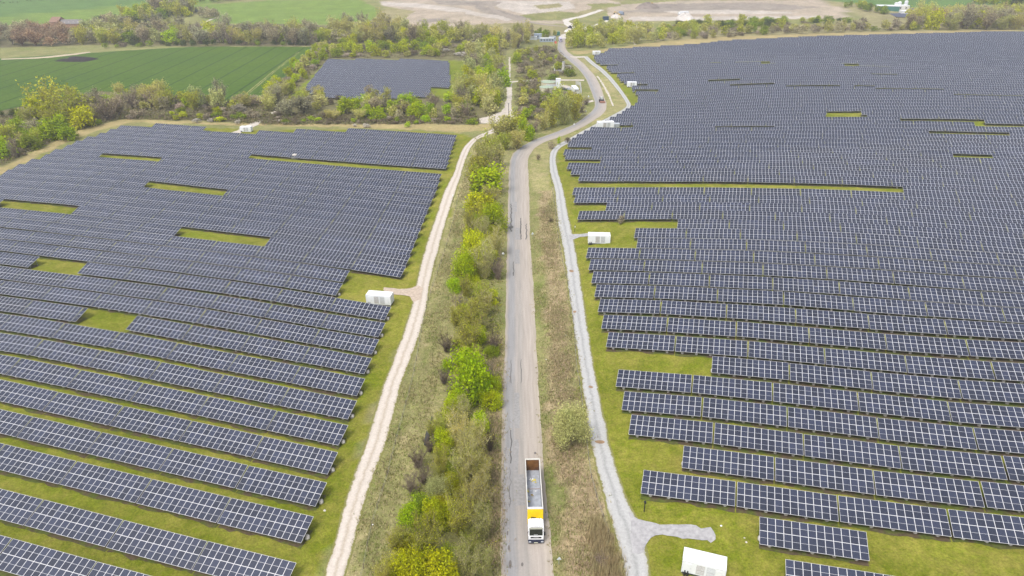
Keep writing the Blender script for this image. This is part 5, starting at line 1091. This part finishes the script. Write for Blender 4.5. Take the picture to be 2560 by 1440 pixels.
# ------------------------------------------------------------------ fences, posts, signs, pole, pipe
def fence(pts_px, n, hgt, lab, group, post_m, wires=3, closed=False):
    C = U(*np.array(pts_px, float).T)[:, :2]; D = densify(C, .5); t = np.concatenate([[0], np.cumsum(np.hypot(*np.diff(D, axis=0).T))]); q = np.linspace(0, t[-1], n)
    X = np.interp(q, t, D[:, 0]); Y = np.interp(q, t, D[:, 1]); Z = gz(X, Y); r = empty('wire_fence', (X[0], Y[0], Z[0])); tag(r, lab, 'fence')
    b = MB(); b.tube((0, 0, -.2), (0, 0, hgt), .07, .06, 6); me = b.mesh('post', [post_m])
    for x, y, z in zip(X, Y, Z): o = link('post', me, r); o.location = (x - X[0], y - Y[0], z - Z[0]); o.rotation_euler = (rnd.uniform(-.05, .05), rnd.uniform(-.05, .05), 0)
    for k in range(wires):
        b = MB(); h = hgt * (k + 1) / wires - .06
        for i in range(n - 1): b.tube((X[i] - X[0], Y[i] - Y[0], Z[i] - Z[0] + h), (X[i+1] - X[0], Y[i+1] - Y[0], Z[i+1] - Z[0] + h), .012, .012, 3, cap=False)
        b.obj('wire', M_steel, r)
fence([(1150,470),(1129,571),(1099,668),(1068,765),(1038,917),(1025,977),(984,1128),(968,1195),(931,1313),(907,1430),(880,1540)], 46, 1.15, 'post and wire fence along the verge beside the pink track', '', M_wood)
fence([(1376,440),(1384,497),(1401,631),(1421,720),(1434,816),(1441,917),(1451,977),(1467,1111),(1478,1195),(1497,1262),(1525,1350)], 40, 1.1, 'post and wire fence along the verge beside the grey track', '', M_wood)
fence([(1185,345),(1240,322)], 8, 1.2, 'short wire fence at the top corner of the pink track', '', M_wood)
def post(px, py, h, r_, m, name, lab, cat, extra=None):
    p = U1(px, py); e = empty(name, (p[0], p[1], gz1(p[0], p[1]))); tag(e, lab, cat); b = MB(); b.tube((0, 0, -.2), (0, 0, h), r_, r_ * .85, 8); b.obj('post', m, e)
    if extra: extra(e)
def cam_head(e):
    b = MB(); b.box(-.16, .16, -.25, .2, 2.0, 2.25); b.obj('camera_housing', M_dark, e)
post(1610, 1279, 2.3, .09, M_dark, 'camera_post', 'black post standing on grass beyond the gravel spur', 'post', cam_head)
post(1437, 580, 2.6, .08, M_dark, 'camera_post', 'black and white post beside the grey track near the white cabin', 'post', lambda e: (MB().obj if 0 else None) or [bm.obj('white_band', M_white, e) for bm in [(lambda q: (q.tube((0,0,1.6),(0,0,2.1),.11,.11,8), q)[1])(MB())]])
post(1133, 505, 2.6, .09, M_dark, 'camera_post', 'dark post with white head beside the pink track', 'post', lambda e: [bm.obj('white_head', M_white, e) for bm in [(lambda q: (q.box(-.2,.2,-.2,.2,2.3,2.7), q)[1])(MB())]])
post(1088, 669, 2.6, .08, M_wood, 'marker_post', 'thin brown post at the edge of the pink track', 'post')
post(1392, 540, 1.2, .05, M_wood, 'marker_post', 'thin post at the edge of the grey track below the bend', 'post')
post(1272, 298, 8.5, .16, M_dark, 'utility_pole', 'tall dark pole on the white gravel yard', 'pole', lambda e: [bm.obj('lamp_head', M_grey, e) for bm in [(lambda q: (q.box(-.6,.6,-.15,.15,8.3,8.5), q)[1])(MB())]])
def sign(px, py, s, lab, face):
    p = U1(px, py); e = empty('road_sign', (p[0], p[1], gz1(p[0], p[1])), rnd.uniform(-.3, .3)); tag(e, lab, 'sign'); b = MB(); b.tube((0, 0, -.1), (0, 0, 1.7 * s), .04, .04, 6); b.obj('post', M_grey, e)
    b = MB(); b.add([(-.38*s,-.06,1.2*s),(.38*s,-.06,1.2*s),(0,-.06,1.85*s),(-.38*s,-.04,1.2*s),(.38*s,-.04,1.2*s),(0,-.04,1.85*s)], [(0,1,2),(5,4,3),(0,3,4,1),(1,4,5,2),(2,5,3,0)]); b.obj('panel', face, e)
sign(1397, 1412, 1.0, 'back of a grey-white triangular sign on the verge in front of the lorry', mat('sign_back', (.6, .64, .66), .4))
sign(1331, 596, 1.2, 'pale grey triangular sign back beside the road in line with the white cabin', mat('sign_back', (.6, .64, .66), .4))
sign(1258, 646, 1.2, 'white triangular sign on the belt side of the road', M_white)
sign(1464, 288, 1.5, 'small white sign inside the second bend', M_white); sign(1471, 250, 1.5, 'small white sign at the works entrance on the bend', M_white)
sign(1435, 320, 1.4, 'small white sign on the outer verge of the sweeping bend', M_white); sign(1262, 309, 1.6, 'small white sign below the gravel yard', M_white)
# black drain pipes by the belt
for i, (a, c_, lab) in enumerate((((1073,1075),(1080,1045),'thin black pipe lying along the belt edge, upper of the three'), ((1069,1105),(1076,1068),'black corrugated pipe lying along the belt edge, middle of the three'), ((1063,1115),(1069,1082),'black corrugated pipe lying along the belt edge, lower of the three'))):
    p, q = U1(*a), U1(*c_); b = MB(); b.tube((p[0], p[1], p[2] + .35), (q[0], q[1], q[2] + .35), .22 if i else .12, None, 10); n = 14
    for k in range(n if i else 0):
        t = (k + .3) / n; c0 = p + (q - p) * t; c1 = p + (q - p) * (t + .4 / n); b.tube((c0[0], c0[1], c0[2] + .35), (c1[0], c1[1], c1[2] + .35), .26, None, 10)
    tag(b.obj('drain_pipe', M_darkgrey), lab, 'pipe')
# pale stones and litter on grass
for i, (x, y, s_, lab) in enumerate([(812,1277,.45,'pale stone at the end of a solar row near the pink track'),(1803,1315,.35,'white scrap on the grass beyond the gravel spur'),(932,1312,.3,'white litter scrap beside the wire fence'),(1861,1345,.3,'pale stone between the cabin and the solar tables, smaller one'),(1866,1356,.35,'pale stone between the cabin and the solar tables, larger one'),(1415,838,.25,'white scrap on the grass by the grey track fence'),(1423,952,.3,'small pale stone on the verge above the willow'),(1365,899,.25,'white scrap on the bramble strip'),(2539,1145,.4,'white stone beside the outermost solar table of its row')]):
    s_ *= .62; p = U1(x, y); b = MB(); q = random.Random(i); vs = [(math.cos(t) * s_ * q.uniform(.6, 1), math.sin(t) * s_ * q.uniform(.5, 1), z) for z in (-.1, s_ * .5) for t in np.linspace(0, 2 * math.pi, 7)[:-1]]
    b.add(vs, [(k, (k + 1) % 6, 6 + (k + 1) % 6, 6 + k) for k in range(6)] + [tuple(range(6, 12))]); o = b.obj('pale_stone' if 'stone' in lab else 'litter_scrap', M_conc if 'stone' in lab else M_wbag, bevel=.05); o.location = p; tag(o, lab, 'stone' if 'stone' in lab else 'litter')
p = U1(738, 396); b = MB(); b.box(-1.4, 1.2, -1, 1, -.3, 1.0); b.box(-.9, .9, -.7, .8, 1.002, 1.9); b.box(.3, 1.5, -.8, .5, 1.002, 1.4); o = b.obj('stone_block', M_conc, bevel=.15); o.location = p; tag(o, 'pale stone blocks in the grass gap of the solar field', 'stone')

# ------------------------------------------------------------------ works compound, gatehouse, far farms and landfill plant
def house(name, px, py, L, W_, Hh, rz, lab, cat, wm, rm, ridge=0.0, wins=0, z=None, hip=False, extra=None):
    p = U1(px, py); r = empty(name, (p[0], p[1], gz1(p[0], p[1])), rz); tag(r, lab, cat)
    b = MB(); b.box(-L/2, L/2, -W_/2, W_/2, -1, Hh)
    if ridge: b.add([(-L/2,-W_/2,Hh),(-L/2,W_/2,Hh),(-L/2,0,Hh+ridge-.12),(L/2,-W_/2,Hh),(L/2,W_/2,Hh),(L/2,0,Hh+ridge-.12)], [(0,2,1),(3,4,5)])
    b.obj('wall', wm, r); b = MB(); e = .3
    if ridge:
        for s_ in (-1, 1): b.hexa([(-L/2-e, s_*(W_/2+e), Hh-.1),(L/2+e, s_*(W_/2+e), Hh-.1),(L/2+e, 0, Hh+ridge),(-L/2-e, 0, Hh+ridge),(-L/2-e, s_*(W_/2+e), Hh+.06),(L/2+e, s_*(W_/2+e), Hh+.06),(L/2+e, 0, Hh+ridge+.16),(-L/2-e, 0, Hh+ridge+.16)])
    else: b.box(-L/2-.1, L/2+.1, -W_/2-.1, W_/2+.1, Hh+.002, Hh+.2)
    b.obj('roof', rm, r)
    for i in range(wins):
        x = -L/2 + L * (i + .6) / (wins + .2); b = MB(); b.box(x - .6, x + .6, -W_/2 - .06, -W_/2 - .004, Hh*.4, Hh*.75); b.obj('window', M_scr, r)
    if extra: extra(r)
    return r
M_cream = mat('cream_steel', (.55, .50, .36), .6, var=.1); M_pgreen = mat('pale_green_roof', (.30, .36, .26), .6, var=.1); M_brick = mat('brick_wall', (.26, .15, .10), .9, var=.15); M_slate = mat('grey_slate', (.17, .155, .15), .8, var=.15); M_tile = mat('red_clay_tile', (.23, .14, .10), .85, var=.15); M_blue = mat('blue_grey_sheet', (.30, .35, .42), .5, var=.1); M_teal = mat('green_sheet', (.05, .16, .13), .5); M_render = mat('white_render', (.6, .58, .54), .8)
def tank(px, py, rad, h, lab, roof):
    p = U1(px, py); r = empty('round_tank', (p[0], p[1], gz1(p[0], p[1]))); tag(r, lab, 'tank'); b = MB(); b.tube((0, 0, -.5), (0, 0, h), rad, rad, 28); b.obj('wall', M_cream, r); b = MB(); b.tube((0, 0, h + .002), (0, 0, h + .6), rad + .15, rad * .3, 28); b.obj('roof', roof, r)
    b = MB()
    for k in range(14):
        t = 2 * math.pi * k / 14; b.tube((math.cos(t) * rad, math.sin(t) * rad, h), (math.cos(t) * rad, math.sin(t) * rad, h + 1.1), .05, .05, 4)
    b.obj('railing', M_grey, r)
tank(1366, 232, 4.3, 3.6, 'cream round tank with pale green roof, front one of two in the works', M_pgreen); tank(1371, 217, 4.6, 3.2, 'cream round tank with pale green roof behind the other tank', M_pgreen)
house('container_unit', 1395, 219, 2.9, 3.0, 5.4, 0, 'tall white box unit standing behind the round tanks', 'container', M_white, M_whiteroof)
house('container_unit', 1437, 230, 2.8, 9.5, 2.9, .12, 'long white container seen end-on inside the grey palisade', 'container', M_white, M_whiteroof, wins=2)
house('store_shed', 1378, 223, 6, 3, 2.4, 0, 'low cream shed between the round tanks and box unit', 'shed', M_cream, M_grey)
house('chemical_bin', 1366, 249, 3.4, 2.6, 2.0, 0, 'blue-green bin below the round tanks', 'bin', mat('blue_green_plastic', (.15,.30,.30), .5), M_teal)
p = U1(1408, 179); r = empty('chimney', (p[0], p[1], gz1(p[0], p[1]))); tag(r, 'pale concrete stack standing in the fenced flare compound', 'chimney'); b = MB(); b.tube((0,0,-.5),(0,0,6.6), .95, .9, 16); b.obj('stack', M_conc, r); b = MB(); b.tube((0,0,6.602),(0,0,6.9), 1.0, 1.0, 16); b.obj('collar', M_grey, r)
def palisade(pts, n, h, lab):
    C = U(*np.array(pts, float).T)[:, :2]; D = densify(C, 1.0) if len(C) > 2 else C; Dl = []
    for i in range(len(C) - 1):
        k = max(2, int(np.hypot(*(C[i+1] - C[i])) / .9)); Dl += [C[i] + (C[i+1] - C[i]) * t / k for t in range(k)]
    Dl.append(C[-1]); Dl = np.array(Dl); Z = gz(Dl[:, 0], Dl[:, 1]); r = empty('palisade_fence', (Dl[0,0], Dl[0,1], Z[0])); tag(r, lab, 'fence')
    b = MB(); b.box(-.22, .22, -.03, .03, -.2, h); me = b.mesh('pale', [M_silver])
    for (x, y), z in zip(Dl, Z): o = link('pale', me, r); o.location = (x - Dl[0,0], y - Dl[0,1], z - Z[0])
    b = MB()
    for i in range(len(Dl) - 1): 
        for hh in (.5, h - .4): b.tube((Dl[i,0]-Dl[0,0], Dl[i,1]-Dl[0,1]+.06, Z[i]-Z[0]+hh), (Dl[i+1,0]-Dl[0,0], Dl[i+1,1]-Dl[0,1]+.06, Z[i+1]-Z[0]+hh), .05, .05, 4)
    b.obj('rail', M_grey, r)
palisade([(1384,173),(1387,183.5),(1425,181.5),(1427,171.5),(1384,173)], 0, 2.4, 'grey palisade fence around the pale concrete stack')
palisade([(1431,236),(1453,236),(1450,214),(1440,212)], 0, 2.4, 'grey palisade fence around the end-on white container')
def car(px, py, rz, m, lab):
    p = U1(px, py); r = empty('parked_car', (p[0], p[1], gz1(p[0], p[1]) + .09), rz); tag(r, lab, 'car')
    b = MB(); b.box(-.9, .9, -2.1, 2.1, .3, .85); b.hexa([(-.85,-1.1,.852),(.85,-1.1,.852),(.85,1.9,.852),(-.85,1.9,.852),(-.7,-.4,1.45),(.7,-.4,1.45),(.7,1.4,1.45),(-.7,1.4,1.45)]); b.obj('body', m, r, bevel=.08)
    b = MB(); b.hexa([(-.76,-1.04,.9),(.76,-1.04,.9),(.76,-1.0,.9),(-.76,-1.0,.9),(-.66,-.48,1.38),(.66,-.48,1.38),(.66,-.44,1.38),(-.66,-.44,1.38)]); b.obj('windscreen', M_scr, r)
    for x in (-.85, .85):
        for y in (-1.35, 1.35): b = MB(); b.tube((x-.1,y,.32),(x+.1,y,.32), .32, .32, 12); b.obj('wheel', M_dark, r)
car(1409, 225, 1.2, M_darkgrey, 'dark car parked beside the tall white box unit'); car(1422, 226, .3, mat('silver_car_paint', (.35,.37,.4), .3, metal=.4), 'silver-grey car parked between the box unit and container')
car(1385, 52, 1.4, mat('red_paint', (.5,.06,.04), .4), 'red vehicle parked beyond the gatehouse sheds') if False else None
house('site_office', 1367, 104, 13, 5, 3.0, .03, 'long pale grey site office beside the gate', 'building', M_blue, mat('pale_roof', (.55,.57,.58), .6), wins=5)
house('site_shed', 1344, 97, 7, 4.5, 4.2, .03, 'taller blue-grey shed behind the site office', 'shed', M_blue, M_blue, wins=1); house('site_shed', 1333, 99, 7, 4, 2.6, .03, 'low pale shed at the outer end of the site buildings', 'shed', mat('pale_sheet', (.5,.53,.55), .6), mat('pale_roof', (.55,.57,.58), .6)); house('site_shed', 1381, 101, 6, 4, 3.4, .03, 'grey cabin block joined to the gate end of the site office', 'shed', mat('mid_grey_sheet', (.36,.39,.42), .6, var=.15), M_grey, wins=2)
def lorry(px, py, rz, cabm, bodym, L, lab, hb=3.2, name='lorry'):
    p = U1(px, py); r = empty(name, (p[0], p[1], gz1(p[0], p[1]) + .1), rz); tag(r, lab, 'lorry'); b = MB(); b.box(-1.2, 1.2, -.1, 1.9, .6, 2.9); b.obj('cab', cabm, r, bevel=.1)
    b = MB(); b.box(-1.0, 1.0, -.14, -.102, 1.7, 2.6); b.obj('windscreen', M_scr, r); b = MB(); b.box(-1.25, 1.25, 2.1, L, 1.1, hb); b.obj('body', bodym, r)
    for y in (.9, L - 2.2, L - .9):
        for x in (-1.05, 1.05): b = MB(); b.tube((x-.2,y,.5),(x+.2,y,.5), .5, .5, 12); b.obj('wheel', M_dark, r)
lorry(1402, 106, .02, mat('lilac_white_paint', (.50,.47,.60), .5), mat('lilac_grey_sheet', (.42,.40,.52), .6), 10, 'pale lilac lorry waiting at the site gate')
lorry(1695, 38, -1.35, M_cab, M_white, 12, 'white tipper lorry crossing the landfill', 3.8)
lorry(1558, 38, .5, mat('grey_blue_paint', (.25,.30,.38), .5), mat('grey_blue_paint', (.25,.30,.38), .5), 7, 'blue-grey lorry by the landfill machines', 3.6)
# skip loader on the bend
p = U1(1506, 258); r = empty('loader_lorry', (p[0], p[1], gz1(p[0], p[1]) + .1), .12); tag(r, 'small dark tractor with raised arms and a reddish front bucket on the road bend', 'tractor')
b = MB(); b.box(-.8, .8, .9, 3.6, .7, 1.7); b.obj('body', M_darkgrey, r); b = MB(); b.box(-.65, .65, 2.0, 3.4, 1.702, 2.9); b.obj('cab', mat('pale_cab', (.5,.52,.5), .4), r); b = MB(); b.box(-1.5, 1.5, -.5, .5, .25, 1.0); b.obj('bucket', mat('faded_red_steel', (.34,.17,.12), .7), r)
for x in (-.95, .95): b = MB(); b.tube((x,.1,.9),(x,3.2,2.9), .16, .12, 6); b.obj('arm', M_dark, r)
for x in (-1.05, 1.05):
    for y, q in ((1.3, .5), (3.2, .8)): b = MB(); b.tube((x-.2,y,q),(x+.2,y,q), q, q, 14); b.obj('wheel', M_dark, r)
def gate_sign(px, py, lab):
    p = U1(px, py); e = empty('gate_sign', (p[0], p[1], gz1(p[0], p[1]))); tag(e, lab, 'sign'); b = MB(); b.tube((0,0,-.1),(0,0,2), .06, .06, 6); b.obj('post', M_grey, e); b = MB(); b.tube((0,-.1,2.4),(0,-.02,2.4), 1.1, 1.1, 12); b.obj('disc', mat('red_sign', (.55,.12,.08), .5), e)
gate_sign(1421, 114, 'round red sign on the wood side of the gate'); gate_sign(1389, 113, 'round red sign on the office side of the gate')
post(1383, 112, 4, .09, M_white, 'barrier_post', 'white post beside the gate barrier', 'post')
# farm, top corner
def rl(r):
    for i in range(6): b = MB(); x = -9 + i * 4.6; b.hexa([(x,-3.2,4.95),(x+1.3,-3.2,4.95),(x+1.3,-1.6,5.9),(x,-1.6,5.9),(x,-3.2,5.05),(x+1.3,-3.2,5.05),(x+1.3,-1.6,6.0),(x,-1.6,6.0)]); b.obj('rooflight', M_white, r)
house('barn', 178, 67, 26, 10, 3.5, -.02, 'long brick barn with grey roof and a row of white rooflights', 'barn', M_brick, M_slate, 3.6, extra=rl); house('barn', 148, 66, 9, 15, 5, -.02, 'taller brick barn gable standing against the long barn', 'barn', M_brick, M_tile, 4.2)
house('cottage', 46, 93, 8, 6, 3.5, .5, 'white gabled cottage showing between the reddish trees', 'house', M_render, M_slate, 2.8, 2); house('cottage', 0, 86, 11, 7, 4, .1, 'red-roofed house at the picture edge behind reddish trees', 'house', M_brick, M_tile, 3.2, 3); house('cottage', 85, 76, 12, 7, 3.6, .05, 'red-roofed house beyond the reddish trees beside the polytunnel', 'house', M_brick, M_tile, 3, 3); house('cottage', 148, 84, 7, 6, 3.6, .2, 'small pale-walled house in front of the barn', 'house', M_render, M_slate, 2.6, 2)
p = U1(109, 68); b = MB(); n = 10
vs = [(x, 3 * math.cos(math.pi * k / n), 2.6 * math.sin(math.pi * k / n)) for x in (-6.5, 6.5) for k in range(n + 1)]; b.add(vs, [(k, k + 1, n + 2 + k, n + 1 + k) for k in range(n)] + [tuple(range(n + 1)), tuple(range(2 * n + 1, n, -1))]); o = b.obj('polytunnel', M_whiteroof, smooth=False); o.location = p; tag(o, 'white polytunnel between the farm barn and the houses', 'polytunnel')
# dark manure heap on the crop field
P = U(*np.array([(133,154),(165,150),(172,144),(200,143),(250,147),(238,150.5),(212,155),(170,155.5)], float).T); c = P.mean(0); r_ = np.random.default_rng(3); V = []; F = []; nr = 7; ne = 48
ring = densify(np.vstack([P, P[:1]])[:, :2], 1.0); ring = ring[np.linspace(0, len(ring) - 1, ne + 1).astype(int)[:-1]]
for j in range(nr):
    f = 1 - j / (nr - 1) * .96; q = c[:2] + (ring - c[:2]) * f; h = 1.5 * min(1, (1 - f) * 2.6) + r_.uniform(-.12, .2, ne) * (j > 0); V.append(np.column_stack([q, gz(q[:, 0], q[:, 1]) + (h if j else -.1)]))
V = np.concatenate(V); F = np.array([(j * ne + k, j * ne + (k + 1) % ne, (j + 1) * ne + (k + 1) % ne, (j + 1) * ne + k) for j in range(nr - 1) for k in range(ne)])
o = link('manure_heap', np_mesh('manure_heap', V, F, mat('dark_manure', (.022, .016, .018), .95, var=.4, vs=.6, bump=.8, bs=1.5), smooth=False)); tag(o, 'long dark heap of manure on the green crop field', 'heap')
# white farm, other top corner
def lean(r): pass
house('farm_shed', 2217, 25, 24, 9, 4.5, -.25, 'long green-sided farm shed with pale stripes of roof', 'shed', M_teal, mat('pale_roof', (.55,.57,.58), .6), 1.0); house('farm_shed', 2252, 27, 13, 10, 6, -.1, 'tall white farm building among the white tanks', 'building', M_render, M_whiteroof, wins=2); house('farm_shed', 2275, 34, 22, 8, 3, -.1, 'low white flat-roofed building in front of the far solar panels', 'building', M_white, M_whiteroof, wins=3)
for i, x in enumerate((2238, 2246, 2262)):
    p = U1(x, 22); r = empty('storage_silo', (p[0], p[1], gz1(p[0], p[1]))); tag(r, ['white silo by the green shed','white silo beside the tall white building','white silo on the panel side of the tall building'][i], 'silo'); b = MB(); b.tube((0,0,-.5),(0,0,6 + i), 2, 2, 14); b.obj('drum', M_white, r); b = MB(); b.dome((0,0,6.002 + i), 2, 2, 1, 14); b.obj('dome', M_whiteroof, r)
M_farp = mat('far_panel_blue', (.06, .065, .10), .3)
for i, (a, l_, lab) in enumerate((((2300,41), 30, 'dark far solar array beside the white farm, front block'), ((2345,28), 34, 'dark far solar array beyond the white farm, rear block'))):
    p = U1(*a); r = empty('ground_array', (p[0], p[1], gz1(p[0], p[1])), -.1); tag(r, lab, 'solar panel')
    for k in range(7):
        b = MB(); b.hexa([(-l_,-14+k*5,.6),(l_,-14+k*5,.6),(l_,-10+k*5,1.8),(-l_,-10+k*5,1.8),(-l_,-14+k*5,.7),(l_,-14+k*5,.7),(l_,-10+k*5,1.9),(-l_,-10+k*5,1.9)]); b.obj('panel_row', M_farp, r)
# landfill plant
house('container_unit', 1514, 50, 6, 3, 3.4, .2, 'dark blue container at the end of the haul road', 'container', mat('dark_blue_steel', (.02,.05,.09), .5), mat('dark_blue_steel', (.02,.05,.09), .5))
house('container_unit', 1391, 88, 6, 3, 3.0, .2, 'dark green container beyond the gatehouse', 'container', M_teal, M_teal)
def digger(px, py, rz, m, lab):
    p = U1(px, py); r = empty('excavator', (p[0], p[1], gz1(p[0], p[1])), rz); tag(r, lab, 'excavator'); b = MB(); b.box(-1.4,-.8,-2,2,0,1); b.box(.8,1.4,-2,2,0,1); b.obj('tracks_frame', M_darkgrey, r); b = MB(); b.box(-1.4,1.4,-1.8,1.8,1.05,2.4); b.obj('body', m, r); b = MB(); b.box(-1.3,-.2,-1.6,.1,2.402,3.6); b.obj('cab', M_scr, r); b = MB(); b.tube((.4,-1.6,2.2),(.4,-4.5,5),.35,.3,6); b.tube((.4,-4.5,5),(.4,-6.5,2),.3,.22,6); b.obj('arm', m, r)
M_dy = mat('digger_yellow', (.5,.33,.05), .5)
digger(1536, 41, .4, mat('weathered_beige', (.42,.36,.28), .7), 'beige excavator working by the dark blue container'); digger(1545, 40, -1.2, M_dy, 'yellowish excavator beside the blue-grey lorry'); digger(1620, 17, 1.4, M_dy, 'yellow excavator alone on the far brown landfill'); digger(1425, 73, .8, M_darkgrey, 'dark grey loader where the haul roads meet')
def cone(name, pts, hh, m, lab, cat, seed):
    P = U(*np.array(pts, float).T); c = P.mean(0); ring = densify(np.vstack([P, P[:1]])[:, :2], 1.0); ne = 30; ring = ring[np.linspace(0, len(ring) - 1, ne + 1).astype(int)[:-1]]; q_ = np.random.default_rng(seed); V = []; nr = 6
    for j in range(nr):
        f = 1 - j / (nr - 1) * .95; q = c[:2] + (ring - c[:2]) * f; V.append(np.column_stack([q, gz(q[:, 0], q[:, 1]) + (hh * (1 - f) ** .7 * q_.uniform(.7, 1.2, ne) if j else np.full(ne, -.5))]))
    V = np.concatenate(V); F = np.array([(j * ne + k, j * ne + (k + 1) % ne, (j + 1) * ne + (k + 1) % ne, (j + 1) * ne + k) for j in range(nr - 1) for k in range(ne)]); o = link(name, np_mesh(name, V, F, m)); tag(o, lab, cat)
M_rub = mat('pale_rubble', (.50,.46,.42), .95, var=.3, vs=.4)
cone('rubble_heap', [(1700,52),(1690,44),(1705,36),(1728,38),(1735,52)], 5, M_rub, 'grey-white rubble heap beside the white tipper lorry', 'heap', 1); cone('rubble_heap', [(1525,46),(1530,38),(1550,38),(1552,45)], 3, M_rub, 'pale rubble heap beneath the excavators', 'heap', 2); cone('rubble_heap', [(1408,80),(1416,76),(1436,76),(1434,81)], 3, M_rub, 'chalky spoil heap by the site yard', 'heap', 3)
cone('spoil_mound', [(1585,22),(1600,12),(1630,10),(1650,18),(1630,24)], 5, mat('dark_spoil', (.20,.165,.14), .95, var=.2, vs=.2), 'dark brown spoil mound on the far landfill', 'mound', 4)
